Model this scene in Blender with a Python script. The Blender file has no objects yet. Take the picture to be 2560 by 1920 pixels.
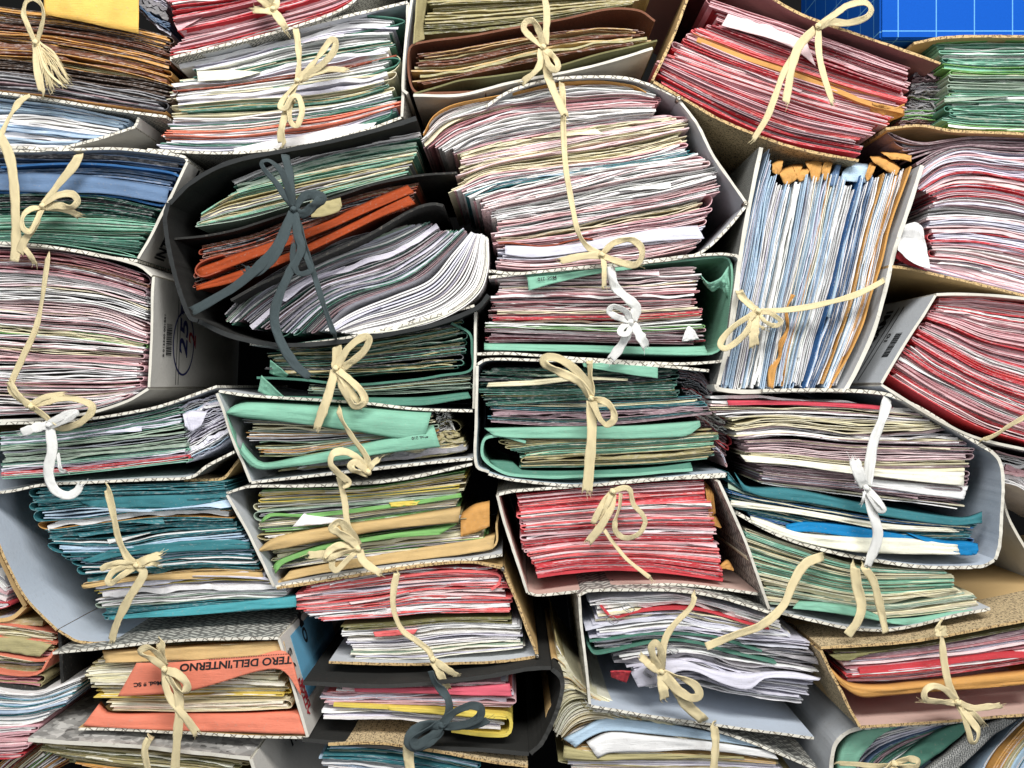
import bpy, math, random
import numpy as np
random.seed(7)
RS = np.random.RandomState(11)
sc = bpy.context.scene
COL = sc.collection

# ------------------------------------------------------------------ camera, world, lamps, exposure
S = 1.0 / 4424.0            # metres per traced unit on the front plane
D = 0.95                    # camera distance from the front plane
cam = bpy.data.objects.new('camera', bpy.data.cameras.new('camera'))
COL.objects.link(cam)
cam.location = (0, -D, 0)
cam.rotation_euler = (math.radians(90), 0, 0)
cam.data.sensor_fit = 'HORIZONTAL'
cam.data.angle = 2 * math.atan(0.5 / D)
cam.data.clip_start = 0.02
cam.data.clip_end = 20
sc.camera = cam
world = bpy.data.worlds.new('World'); sc.world = world
world.use_nodes = True
world.node_tree.nodes['Background'].inputs[0].default_value = (0.80, 0.88, 1.0, 1)
world.node_tree.nodes['Background'].inputs[1].default_value = 0.06
def area(name, loc, target, sx, sy, power, col):
    l = bpy.data.lights.new(name, 'AREA'); l.shape = 'RECTANGLE'; l.size = sx; l.size_y = sy
    l.energy = power; l.color = col
    o = bpy.data.objects.new(name, l); COL.objects.link(o); o.location = loc
    from mathutils import Vector
    o.rotation_euler = (Vector(target) - Vector(loc)).to_track_quat('-Z', 'Y').to_euler()
    return o
area('ceiling_lamp', (0.10, -1.40, 1.25), (0, 0.0, -0.02), 1.6, 0.45, 42, (1.0, 0.985, 0.96))
area('left_fill_light', (-1.15, -1.55, 0.20), (0, 0, 0), 0.7, 0.9, 7, (0.94, 0.97, 1.0))  # unseen fill light, added to brighten board faces turned to the left
area('right_fill_light', (1.15, -1.55, 0.20), (0, 0, 0), 0.7, 0.9, 9, (0.96, 0.98, 1.0))  # unseen fill light, added to lift the dark right-facing spines
sc.view_settings.view_transform = 'Standard'
sc.view_settings.look = 'None'
sc.view_settings.exposure = 0.46
sc.view_settings.gamma = 1.0
sc.render.engine = 'CYCLES'
sc.cycles.max_bounces = 6

# ------------------------------------------------------------------ colours
PAL = dict(white=(236,234,232), lav=(214,212,226), cream=(226,216,178), pink=(222,172,176), rose=(190,122,128),
           red=(206,44,56), coral=(240,98,98), mint=(122,184,156), green=(70,128,108), darkgreen=(24,82,68), teal=(38,118,126),
           pale_blue=(176,202,224), steel=(92,122,158), blue=(20,92,150), ochre=(208,148,60), kraft=(204,168,104), khaki=(172,160,108),
           olive=(118,114,66), salmon=(232,124,90), brown=(120,70,44), grey=(150,148,152), plum=(152,122,128), yellow=(222,196,60),
           lime=(116,176,88), orange=(160,66,30), darkbrown=(70,50,36), crimson=(150,22,38), charcoal=(66,66,70), sage=(150,172,150), ivory=(238,234,212), blush=(236,206,206))
SAY = dict(lav='lilac white', pale_blue='pale blue', steel='steel blue', darkgreen='dark green', khaki='khaki', darkbrown='dark brown',
           sage='sage green', blush='pale pink', ivory='ivory', kraft='kraft brown', mint='mint green', rose='dusky rose', plum='plum grey')
def lin(c):
    c = np.array(c, float) / 255
    return np.where(c <= 0.04045, c / 12.92, ((c + 0.055) / 1.055) ** 2.4)
def colour(name, var=0.05):
    c = lin(PAL[name]) * 0.93; c = c * 0.88 + 0.12 * (c @ np.array([.3, .5, .2])) + 0.006
    g = 1 + RS.uniform(-var, var) * 1.6
    return np.clip(c * g * (1 + RS.uniform(-var, var, 3) * 0.5), 0.004, 0.84)

# ------------------------------------------------------------------ materials
L = lambda r, g, b: tuple(float(x) for x in lin((r, g, b)))
def nt(name):
    m = bpy.data.materials.new(name); m.use_nodes = True
    t = m.node_tree; b = t.nodes['Principled BSDF']
    return m, t, b
def node(t, kind, **kw):
    n = t.nodes.new(kind)
    for k, v in kw.items():
        if k in n.inputs: n.inputs[k].default_value = v
        else: setattr(n, k, v)
    return n
def mth(t, op, a, b=None, c=None):
    n = t.nodes.new('ShaderNodeMath'); n.operation = op
    for i, v in enumerate((a, b, c)):
        if v is None: continue
        if isinstance(v, (int, float)): n.inputs[i].default_value = v
        else: t.links.new(v, n.inputs[i])
    return n.outputs[0]
def mixc(t, f, a, b, mode='MIX'):
    n = t.nodes.new('ShaderNodeMix'); n.data_type = 'RGBA'; n.blend_type = mode
    if isinstance(f, (int, float)): n.inputs[0].default_value = f
    else: t.links.new(f, n.inputs[0])
    for i, v in ((6, a), (7, b)):
        if isinstance(v, tuple): n.inputs[i].default_value = (*v, 1) if len(v) == 3 else v
        else: t.links.new(v, n.inputs[i])
    return n.outputs[2]
def bump(t, b, h, dist, strength=1.0):
    n = node(t, 'ShaderNodeBump'); n.inputs['Distance'].default_value = dist; n.inputs['Strength'].default_value = strength
    t.links.new(h, n.inputs['Height']); t.links.new(n.outputs[0], b.inputs['Normal'])

def paper_material(name='paper', worn=0.42):
    m, t, b = nt(name)
    at = node(t, 'ShaderNodeAttribute', attribute_name='Col')
    g = node(t, 'ShaderNodeNewGeometry')
    n1 = node(t, 'ShaderNodeTexNoise', Scale=38.0, Detail=4.0)
    t.links.new(g.outputs['Position'], n1.inputs['Vector'])
    mp = node(t, 'ShaderNodeMapping'); mp.inputs['Scale'].default_value = (90, 90, 2600)
    t.links.new(g.outputs['Position'], mp.inputs[0])
    n2 = node(t, 'ShaderNodeTexNoise', Scale=1.0, Detail=2.0)
    t.links.new(mp.outputs[0], n2.inputs['Vector'])
    n3 = node(t, 'ShaderNodeTexNoise', Scale=420.0, Detail=3.0)
    t.links.new(g.outputs['Position'], n3.inputs['Vector'])
    v = mth(t, 'MULTIPLY_ADD', n1.outputs[0], 0.42, 0.79)
    c = mixc(t, 1.0, at.outputs[0], (0, 0, 0), 'MULTIPLY')
    cc = node(t, 'ShaderNodeCombineColor')
    for i in range(3): t.links.new(v, cc.inputs[i])
    c = mixc(t, 1.0, at.outputs[0], cc.outputs[0], 'MULTIPLY')
    # cut edges are rubbed pale in places
    sx_ = node(t, 'ShaderNodeSeparateXYZ'); t.links.new(g.outputs['True Normal'], sx_.inputs[0])
    fr = mth(t, 'GREATER_THAN', mth(t, 'ABSOLUTE', sx_.outputs[1]), 0.6)
    mw = node(t, 'ShaderNodeMapping'); mw.inputs['Scale'].default_value = (160, 40, 700)
    t.links.new(g.outputs['Position'], mw.inputs[0])
    nw = node(t, 'ShaderNodeTexNoise', Scale=1.0, Detail=5.0, Roughness=0.7); t.links.new(mw.outputs[0], nw.inputs['Vector'])
    rw = node(t, 'ShaderNodeValToRGB'); rw.color_ramp.elements[0].position = 0.50; rw.color_ramp.elements[1].position = 0.68
    t.links.new(nw.outputs[0], rw.inputs[0])
    wr = node(t, 'ShaderNodeAttribute', attribute_name='Col')
    c = mixc(t, mth(t, 'MULTIPLY', mth(t, 'MULTIPLY', rw.outputs[0], fr), worn), c, (0.80, 0.76, 0.74))
    # tiny worn and dirty spots
    r = node(t, 'ShaderNodeValToRGB'); r.color_ramp.elements[0].position = 0.60; r.color_ramp.elements[1].position = 0.78
    t.links.new(n3.outputs[0], r.inputs[0])
    f = mth(t, 'MULTIPLY', r.outputs[0], 0.35)
    c = mixc(t, f, c, (0.36, 0.31, 0.25))
    t.links.new(c, b.inputs['Base Color'])
    b.inputs['Roughness'].default_value = 0.72
    b.inputs['Specular IOR Level'].default_value = 0.25
    h = mth(t, 'ADD', n2.outputs[0], mth(t, 'MULTIPLY', n3.outputs[0], 0.5))
    bump(t, b, h, 0.0006, 0.8)
    return m
def board_material(name, base, dirt=(0.25, 0.2, 0.14), amount=0.35, rough=0.6, rough_bump=0.0004):
    m, t, b = nt(name)
    g = node(t, 'ShaderNodeNewGeometry')
    n1 = node(t, 'ShaderNodeTexNoise', Scale=14.0, Detail=6.0, Roughness=0.65)
    t.links.new(g.outputs['Position'], n1.inputs['Vector'])
    n3 = node(t, 'ShaderNodeTexNoise', Scale=300.0, Detail=4.0)
    t.links.new(g.outputs['Position'], n3.inputs['Vector'])
    r = node(t, 'ShaderNodeValToRGB'); r.color_ramp.elements[0].position = 0.5; r.color_ramp.elements[1].position = 0.85
    t.links.new(n1.outputs[0], r.inputs[0])
    c = mixc(t, mth(t, 'MULTIPLY', r.outputs[0], amount), tuple(base), dirt)
    r2 = node(t, 'ShaderNodeValToRGB'); r2.color_ramp.elements[0].position = 0.62; r2.color_ramp.elements[1].position = 0.72
    t.links.new(n3.outputs[0], r2.inputs[0])
    c = mixc(t, mth(t, 'MULTIPLY', r2.outputs[0], amount * 0.7), c, dirt)
    t.links.new(c, b.inputs['Base Color']); b.inputs['Roughness'].default_value = rough
    b.inputs['Specular IOR Level'].default_value = 0.3
    bump(t, b, n3.outputs[0], rough_bump, 0.7)
    return m
def herring_material(name, light, dark, scale=150.0, line=0.30):
    """little woven dashes, in UV metres"""
    m, t, b = nt(name)
    uv = node(t, 'ShaderNodeUVMap', uv_map='UVMap')
    def br(rot):
        mp = node(t, 'ShaderNodeMapping'); mp.inputs['Rotation'].default_value = (0, 0, rot)
        t.links.new(uv.outputs[0], mp.inputs[0])
        n = node(t, 'ShaderNodeTexBrick'); n.inputs['Scale'].default_value = scale
        n.inputs['Color1'].default_value = (1, 1, 1, 1); n.inputs['Color2'].default_value = (1, 1, 1, 1); n.inputs['Mortar'].default_value = (0, 0, 0, 1)
        n.inputs['Mortar Size'].default_value = line * 0.4; n.inputs['Brick Width'].default_value = 1.1; n.inputs['Row Height'].default_value = 0.42
        t.links.new(mp.outputs[0], n.inputs['Vector'])
        return n.outputs[0]
    a1, a2 = br(math.radians(40)), br(math.radians(-50))
    mp = node(t, 'ShaderNodeMapping'); mp.inputs['Rotation'].default_value = (0, 0, math.radians(40))
    t.links.new(uv.outputs[0], mp.inputs[0])
    ch = node(t, 'ShaderNodeTexChecker', Scale=scale * 0.8)
    t.links.new(mp.outputs[0], ch.inputs['Vector'])
    c = mixc(t, ch.outputs[1], a1, a2)
    n1 = node(t, 'ShaderNodeTexNoise', Scale=260.0, Detail=3.0)
    t.links.new(uv.outputs[0], n1.inputs['Vector'])
    c2 = mixc(t, c, tuple(dark), tuple(light))
    c2 = mixc(t, mth(t, 'MULTIPLY', n1.outputs[0], 0.35), c2, (0.3, 0.29, 0.26))
    t.links.new(c2, b.inputs['Base Color']); b.inputs['Roughness'].default_value = 0.55
    return m
def fabric_material(name, light, dark, kraft=None):
    m, t, b = nt(name)
    uv = node(t, 'ShaderNodeUVMap', uv_map='UVMap')
    outs = []
    for sx, sy in ((900, 240), (240, 900)):
        mp = node(t, 'ShaderNodeMapping'); mp.inputs['Scale'].default_value = (sx, sy, 1)
        t.links.new(uv.outputs[0], mp.inputs[0])
        n = node(t, 'ShaderNodeTexNoise', Scale=1.0, Detail=3.0)
        t.links.new(mp.outputs[0], n.inputs['Vector']); outs.append(n.outputs[0])
    s = mth(t, 'MAXIMUM', outs[0], outs[1])
    r = node(t, 'ShaderNodeValToRGB'); r.color_ramp.elements[0].position = 0.54; r.color_ramp.elements[1].position = 0.63
    t.links.new(s, r.inputs[0])
    c = mixc(t, r.outputs[0], tuple(light), tuple(dark))
    if kraft:      # the cloth covers the front strip only, plain kraft paper behind it
        sp = node(t, 'ShaderNodeSeparateXYZ'); t.links.new(uv.outputs[0], sp.inputs[0])
        c = mixc(t, mth(t, 'GREATER_THAN', sp.outputs[1], kraft), c, L(206, 174, 122))
    t.links.new(c, b.inputs['Base Color']); b.inputs['Roughness'].default_value = 0.8
    bump(t, b, s, 0.0004, 0.6)
    return m
def facet_material(name):
    m, t, b = nt(name)
    uv = node(t, 'ShaderNodeUVMap', uv_map='UVMap')
    v = node(t, 'ShaderNodeTexVoronoi', Scale=120.0); v.distance = 'MANHATTAN'
    t.links.new(uv.outputs[0], v.inputs['Vector'])
    v2 = node(t, 'ShaderNodeTexVoronoi', Scale=60.0)
    t.links.new(uv.outputs[0], v2.inputs['Vector'])
    sx = node(t, 'ShaderNodeSeparateColor'); t.links.new(v.outputs['Color'], sx.inputs[0])
    sy = node(t, 'ShaderNodeSeparateColor'); t.links.new(v2.outputs['Color'], sy.inputs[0])
    s = mth(t, 'MULTIPLY_ADD', sx.outputs[0], 0.6, mth(t, 'MULTIPLY', sy.outputs[1], 0.4))
    c = mixc(t, s, (0.09, 0.085, 0.08), (0.66, 0.64, 0.6))
    t.links.new(c, b.inputs['Base Color']); b.inputs['Roughness'].default_value = 0.6
    return m
def edge_material(name, light, dark):
    """the wrapped edge of a cover: small ticks of the pattern running over it"""
    m, t, b = nt(name)
    uv = node(t, 'ShaderNodeUVMap', uv_map='UVMap')
    mp = node(t, 'ShaderNodeMapping'); mp.inputs['Rotation'].default_value = (0, 0, 0.6)
    t.links.new(uv.outputs[0], mp.inputs[0])
    n = node(t, 'ShaderNodeTexBrick'); n.inputs['Scale'].default_value = 95
    n.inputs['Color1'].default_value = (1, 1, 1, 1); n.inputs['Color2'].default_value = (.75, .75, .75, 1); n.inputs['Mortar'].default_value = (0, 0, 0, 1)
    n.inputs['Mortar Size'].default_value = 0.045; n.inputs['Brick Width'].default_value = 0.55; n.inputs['Row Height'].default_value = 0.8
    t.links.new(mp.outputs[0], n.inputs['Vector'])
    ns = node(t, 'ShaderNodeTexNoise', Scale=150.0, Detail=4.0); t.links.new(uv.outputs[0], ns.inputs['Vector'])
    c = mixc(t, n.outputs[0], tuple(dark), tuple(light))
    r = node(t, 'ShaderNodeValToRGB'); r.color_ramp.elements[0].position = 0.5; r.color_ramp.elements[1].position = 0.75
    t.links.new(ns.outputs[0], r.inputs[0])
    c = mixc(t, mth(t, 'MULTIPLY', r.outputs[0], 0.6), c, (0.30, 0.25, 0.18))
    t.links.new(c, b.inputs['Base Color']); b.inputs['Roughness'].default_value = 0.7
    bump(t, b, ns.outputs[0], 0.0006, 0.8)
    return m
def tape_material(name, base, grime=0.42):
    m, t, b = nt(name)
    uv = node(t, 'ShaderNodeUVMap', uv_map='UVMap')
    w = node(t, 'ShaderNodeTexWave', Scale=900.0); w.wave_type = 'BANDS'; w.bands_direction = 'DIAGONAL'
    t.links.new(uv.outputs[0], w.inputs['Vector'])
    n = node(t, 'ShaderNodeTexNoise', Scale=90.0, Detail=4.0); t.links.new(uv.outputs[0], n.inputs['Vector'])
    c = mixc(t, mth(t, 'MULTIPLY', w.outputs[1], 0.22), tuple(base), tuple(np.array(base) * 0.55))
    c = mixc(t, mth(t, 'MULTIPLY', n.outputs[0], grime), c, tuple(np.array(base) * (0.72, 0.62, 0.46)))
    t.links.new(c, b.inputs['Base Color']); b.inputs['Roughness'].default_value = 0.85
    bump(t, b, w.outputs[1], 0.0004, 0.8)
    return m
def plain(name, base, rough=0.5, metal=0.0):
    m, t, b = nt(name)
    g = node(t, 'ShaderNodeNewGeometry')
    n1 = node(t, 'ShaderNodeTexNoise', Scale=60.0, Detail=4.0); t.links.new(g.outputs['Position'], n1.inputs['Vector'])
    c = mixc(t, mth(t, 'MULTIPLY', n1.outputs[0], 0.3), tuple(base), tuple(np.array(base) * 0.6))
    t.links.new(c, b.inputs['Base Color']); b.inputs['Roughness'].default_value = rough; b.inputs['Metallic'].default_value = metal
    return m
M = dict(
    paper=paper_material(), card=paper_material('card', 0.0),
    grey=board_material('grey_lining', L(190,194,198)), blue_grey=board_material('blue_grey_lining', L(186,196,208), amount=0.2),
    pinkish=board_material('pink_lining', L(206,176,164)), kraftb=board_material('kraft_board', L(204,170,116)), dustpink=board_material('dusty_pink_lining', L(150,106,104), amount=0.2),
    cloth_black=board_material('black_cloth', L(36,36,34), dirt=(0.06,0.055,0.05), rough=0.85), cloth_grey=board_material('dark_grey_cloth', L(42,44,44), dirt=(0.08,0.08,0.075), rough=0.9),
    whiteboard=board_material('white_spine', L(214,210,202), amount=0.25),
    herring=herring_material('woven_dash_cover', L(224,222,208), L(92,92,88)), herring_fine=herring_material('fine_dash_cover', L(186,186,180), L(70,72,74), 260.0),
    herring_big=herring_material('basket_dash_cover', L(216,216,206), L(108,108,104), 62.0, 0.34), check=herring_material('blue_grid_cover', L(220,224,230), L(90,98,120), 200.0, 0.16),
    facet=facet_material('faceted_grey_cover'), fabric=fabric_material('mottled_tan_cloth', L(206,184,144), L(74,60,48)),
    fabric_strip=fabric_material('tan_cloth_with_kraft_back', L(206,184,144), L(74,60,48), 0.045),
    edge=edge_material('worn_dash_edge', L(226,222,208), L(112,106,96)), edge_plain=board_material('worn_plain_edge', L(206,202,190), amount=0.6), edge_tan=fabric_material('tan_cloth_edge', L(196,166,116), L(84,62,42)),
    edge_black=board_material('black_edge', L(52,52,50), dirt=(0.10,0.09,0.08)),
    tape=tape_material('cream_cotton_tape', L(250,234,188)), tape_white=tape_material('white_cotton_tape', L(252,252,248), 0.12), tape_dark=tape_material('slate_cotton_tape', L(74,88,92)),
    ink=plain('black_ink', L(24,24,26), 0.6), blue_ink=plain('blue_ink', L(36,40,96), 0.5), red_ink=plain('red_ink', L(168,40,50), 0.5),
    label_blue=board_material('blue_label_paper', L(104,168,200), amount=0.25), metal=plain('steel', (0.5,0.5,0.5), 0.3, 1.0), brass=plain('dull_metal', (0.38,0.35,0.29), 0.35, 1.0),
)

# ------------------------------------------------------------------ mesh tools
def W(p, y=0.0):
    """traced position -> world (x, z) on the plane at depth y"""
    p = np.asarray(p, float); k = S * (D + y) / D
    out = np.empty(p.shape); out[..., 0] = (p[..., 0] - 2212) * k; out[..., 1] = (1659 - p[..., 1]) * k
    return out
QO = {'1': (0, 0), '2': (2212, 0), '3': (0, 1659), '4': (2212, 1659)}
def G(s):
    w = s.split(); ox, oy = QO[w[0]]
    return np.array([[float(a) + ox, float(b) + oy] for a, b in (x.split(',') for x in w[1:])])
def catmull(P, n):
    P = np.asarray(P, float)
    if len(P) == 2:
        s = np.linspace(0, 1, n)[:, None]; return P[0] * (1 - s) + P[1] * s
    Q = np.vstack([2 * P[0] - P[1], P, 2 * P[-1] - P[-2]])
    seg = np.linalg.norm(np.diff(P, axis=0), axis=1); cum = np.r_[0, np.cumsum(seg)] / seg.sum()
    out = []
    for s in np.linspace(0, 1, n):
        i = min(max(np.searchsorted(cum, s, 'right') - 1, 0), len(P) - 2)
        t = (s - cum[i]) / max(cum[i + 1] - cum[i], 1e-9)
        a, b, c, d = Q[i], Q[i + 1], Q[i + 2], Q[i + 3]
        # tangents limited by neighbouring lengths
        m1 = (c - a) * 0.5; m2 = (d - b) * 0.5; L0 = np.linalg.norm(c - b)
        for m_ in (m1, m2):
            l = np.linalg.norm(m_)
            if l > L0 * 1.15: m_ *= L0 * 1.15 / l
        h = t * t * (3 - 2 * t)
        out.append(b * (1 - h) + c * h + m1 * (t ** 3 - 2 * t * t + t) + m2 * (t ** 3 - t * t))
    return np.array(out)
def extend(P, d=650):
    """lines that leave the frame run on well past it"""
    P = np.asarray(P, float)
    def out(p): return p[0] < -20 or p[0] > 4444 or p[1] < -20 or p[1] > 3338
    if out(P[0]): v = P[0] - P[1]; P = np.vstack([P[0] + v / np.linalg.norm(v) * d, P])
    if out(P[-1]): v = P[-1] - P[-2]; P = np.vstack([P, P[-1] + v / np.linalg.norm(v) * d])
    return P
def noise1(n, k):
    """smooth random row in -1..1 with about k bumps"""
    k = max(int(k), 1); v = RS.uniform(-1, 1, k + 3)
    x = np.linspace(0, k, n); i = np.minimum(x.astype(int), k - 1 if k > 1 else 0); f = x - i; f = f * f * (3 - 2 * f)
    return v[i] * (1 - f) + v[i + 1] * f
class MB:
    def __init__(s): s.v = []; s.f = []; s.c = []; s.m = []; s.uv = []; s.n = 0
    def add(s, V, F, col=(1, 1, 1), mi=None, uv=None):
        V = np.asarray(V, float); F = np.asarray(F, int)
        s.v.append(V); s.f.append(F + s.n); s.n += len(V)
        col = np.asarray(col, float)
        s.c.append(np.tile(col, (len(V), 1)) if col.ndim == 1 else col)
        s.m.append(np.zeros(len(F), int) if mi is None else np.asarray(mi, int))
        s.uv.append(np.zeros((len(V), 2)) if uv is None else np.asarray(uv, float))
    def merge(s, o):
        for V, F, c, m, u in zip(o.v, o.f, o.c, o.m, o.uv):
            pass
        base = s.n
        s.v += o.v; s.c += o.c; s.m += o.m; s.uv += o.uv; s.f += [F + base for F in o.f]; s.n += o.n
    def build(s, name, mats, parent=None, smooth=False, origin=None):
        V = np.vstack(s.v); F = np.vstack(s.f); C_ = np.vstack(s.c); MI = np.concatenate(s.m); UV = np.vstack(s.uv)
        org = np.zeros(3)
        if parent is not None:
            org = np.array(parent.location if parent.parent is None else np.array(parent.location) + np.array(parent.parent.location))
        elif origin is None:
            lo, hi = V.min(0), V.max(0); org = np.array([(lo[0] + hi[0]) / 2, (lo[1] + hi[1]) / 2, lo[2]])
        else: org = np.array(origin)
        V = V - org
        me = bpy.data.meshes.new(name)
        me.vertices.add(len(V)); me.vertices.foreach_set('co', V.ravel())
        me.loops.add(F.size); me.loops.foreach_set('vertex_index', F.ravel().astype(np.int32))
        me.polygons.add(len(F)); me.polygons.foreach_set('loop_start', np.arange(0, F.size, 4, dtype=np.int32))
        me.polygons.foreach_set('material_index', MI.astype(np.int32))
        me.polygons.foreach_set('use_smooth', np.full(len(F), smooth))
        a = me.color_attributes.new('Col', 'FLOAT_COLOR', 'POINT')
        a.data.foreach_set('color', np.hstack([C_, np.ones((len(C_), 1))]).ravel())
        u = me.uv_layers.new(name='UVMap'); u.data.foreach_set('uv', UV[F.ravel()].ravel())
        me.update(calc_edges=True); me.validate()
        for m in (mats if isinstance(mats, (list, tuple)) else [mats]): me.materials.append(m)
        o = bpy.data.objects.new(name, me); COL.objects.link(o)
        if parent is not None: o.parent = parent
        else: o.location = org
        return o
def tag(o, label=None, cat=None, group=None, kind=None):
    for k, v in (('label', label), ('category', cat), ('group', group), ('kind', kind)):
        if v: o[k] = v
    return o
def empty(name, loc):
    o = bpy.data.objects.new(name, None); COL.objects.link(o); o.location = loc; o.empty_display_size = 0.02
    return o

def slab(mb, P, h, y0, depth, col=(1, 1, 1), fd=None, rows=(0.0, 0.006, 0.04, 1.0), mats=(0, 0, 0), depth_sag=None):
    """a sheet or board: world polyline P (n,2) in x-z, thickness h, pushed back from y0 (scalar or row) by depth"""
    P = np.asarray(P, float); n = len(P)
    T = np.gradient(P, axis=0); T /= np.maximum(np.linalg.norm(T, axis=1), 1e-9)[:, None]
    N = np.stack([-T[:, 1], T[:, 0]], 1)
    y0 = np.broadcast_to(np.asarray(y0, float), (n,)); h = np.broadcast_to(np.asarray(h, float), (n,))
    fd = np.zeros(n) if fd is None else fd
    R = len(rows); ys = [0.0, rows[1], rows[2], depth][:R]
    top = np.zeros((R, n, 3)); bot = np.zeros((R, n, 3))
    arc = np.r_[0, np.cumsum(np.linalg.norm(np.diff(P, axis=0), axis=1))]
    uvt = np.zeros((R, n, 2)); uvb = np.zeros((R, n, 2))
    for r in range(R):
        w = 1.0 if r == 0 else (0.55 if r == 1 else 0.0)
        off = fd * w
        yy = (y0 + ys[r]) if r < R - 1 else np.full(n, y0.mean() + depth)
        for arr, sg in ((top, 0.5), (bot, -0.5)):
            q = P + N * (off + sg * h)[:, None]
            arr[r, :, 0] = q[:, 0]; arr[r, :, 1] = yy; arr[r, :, 2] = q[:, 1]
        uvt[r, :, 0] = arc; uvt[r, :, 1] = yy
        uvb[r, :, 0] = arc; uvb[r, :, 1] = yy - (h if r == 0 else 0)
    V = np.vstack([top.reshape(-1, 3), bot.reshape(-1, 3)]); UV = np.vstack([uvt.reshape(-1, 2), uvb.reshape(-1, 2)])
    o = R * n; F = []; MI = []
    k = np.arange(n - 1)
    for r in range(R - 1):
        a = r * n + k
        F.append(np.stack([a, a + 1, a + 1 + n, a + n], 1)); MI += [mats[0]] * (n - 1)
        F.append(np.stack([o + a, o + a + n, o + a + n + 1, o + a + 1], 1)); MI += [mats[1]] * (n - 1)
    F.append(np.stack([k, o + k, o + k + 1, k + 1], 1)); MI += [mats[2]] * (n - 1)
    b = (R - 1) * n + k
    F.append(np.stack([b, b + 1, o + b + 1, o + b], 1)); MI += [mats[2]] * (n - 1)
    for e in (0, n - 1):
        rr = np.arange(R - 1) * n + e
        q = np.stack([rr, rr + n, o + rr + n, o + rr], 1)
        F.append(q if e == 0 else q[:, ::-1]); MI += [mats[2]] * (R - 1)
    mb.add(V, np.vstack(F), col, MI, UV)

def shell(mb, V, th, col=(1, 1, 1), uvscale=None):
    """closed thin solid from a grid of points V (R, n, 3)"""
    R, n, _ = V.shape
    du = np.gradient(V, axis=1); dv = np.gradient(V, axis=0)
    N = np.cross(du, dv); N /= np.maximum(np.linalg.norm(N, axis=2), 1e-9)[..., None]
    A = (V + N * th / 2).reshape(-1, 3); B = (V - N * th / 2).reshape(-1, 3); o = R * n
    F = []
    k = np.arange(n - 1)
    for r in range(R - 1):
        a = r * n + k
        F.append(np.stack([a, a + 1, a + 1 + n, a + n], 1)); F.append(np.stack([o + a, o + a + n, o + a + n + 1, o + a + 1], 1))
    for r in (0, R - 1):
        a = r * n + k; q = np.stack([a, o + a, o + a + 1, a + 1], 1); F.append(q if r == 0 else q[:, ::-1])
    rr = np.arange(R - 1) * n
    for e in (0, n - 1):
        a = rr + e; q = np.stack([a, a + n, o + a + n, o + a], 1); F.append(q if e == 0 else q[:, ::-1])
    au = np.zeros((R, n)); av = np.zeros((R, n))
    au[:, 1:] = np.cumsum(np.linalg.norm(np.diff(V, axis=1), axis=2), axis=1); av[1:, :] = np.cumsum(np.linalg.norm(np.diff(V, axis=0), axis=2), axis=0)
    uv = np.stack([au.ravel(), av.ravel()], 1)
    mb.add(np.vstack([A, B]), np.vstack(F), col, None, np.vstack([uv, uv]))

# ------------------------------------------------------------------ binders, folders and documents
H_BOARD = 0.0026
PART = {'t': 'top_cover', 's': 'spine', 'b': 'bottom_cover'}
BINDERS = {}
def binder(key, label, parts, y=0.0, outer='herring', inner='grey', edge='edge', group=None, depth=0.30, th=H_BOARD, spine_out=None):
    """parts: list of ('t'|'s'|'b', traced polyline), running clockwise so the outside is on the left hand"""
    allp = np.vstack([W(p, y) for _, p in parts])
    root = empty('lever_binder' if False else 'file_binder', (float(allp[:, 0].mean()), y + depth / 2, float(allp[:, 1].min())))
    tag(root, label, 'binder', 'binders in the pile')
    for kind, p in parts:
        p = extend(p); mb = MB(); n = max(14, len(p) * 9)
        P = W(catmull(p, n), y)
        jit = noise1(n, 5) * 0.0012 + noise1(n, n // 2) * 0.0004
        so = (spine_out or outer) if kind == 's' else outer
        slab(mb, P, th * (1 + 0.12 * noise1(n, n // 2)), y - 0.003 + jit, depth, fd=noise1(n, 4) * 0.0005, mats=(0, 1, 2))
        mb.build(PART[kind], [M[so], M[inner], M['edge_plain' if (kind == 's' and edge == 'edge') else edge]], root)
    BINDERS[key] = root
    return root

DOCS = []; FOLD = []          # (size, MB, label info)
ORD = ['first','second','third','fourth','fifth','sixth','seventh','eighth','ninth','tenth','eleventh','twelfth','thirteenth','fourteenth','fifteenth','sixteenth','seventeenth','eighteenth','nineteenth','twentieth']
def ordinal(i):
    if i < 20: return ORD[i]
    tens = ['twenty','thirty','forty','fifty','sixty'][i // 10 - 2 + (1 if False else 0)] if (i + 1) % 10 else None
    j = i + 1
    if j % 10 == 0: return {20:'twentieth',30:'thirtieth',40:'fortieth',50:'fiftieth',60:'sixtieth',70:'seventieth'}[j]
    return {2:'twenty',3:'thirty',4:'forty',5:'fifty',6:'sixty',7:'seventy'}[j // 10] + '-' + ORD[j % 10 - 1]
def pick(s):
    it = []
    for w in s.split():
        k = w.rstrip('0123456789'); it += [k] * int(w[len(k):] or 1)
    return it[RS.randint(len(it))]

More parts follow.
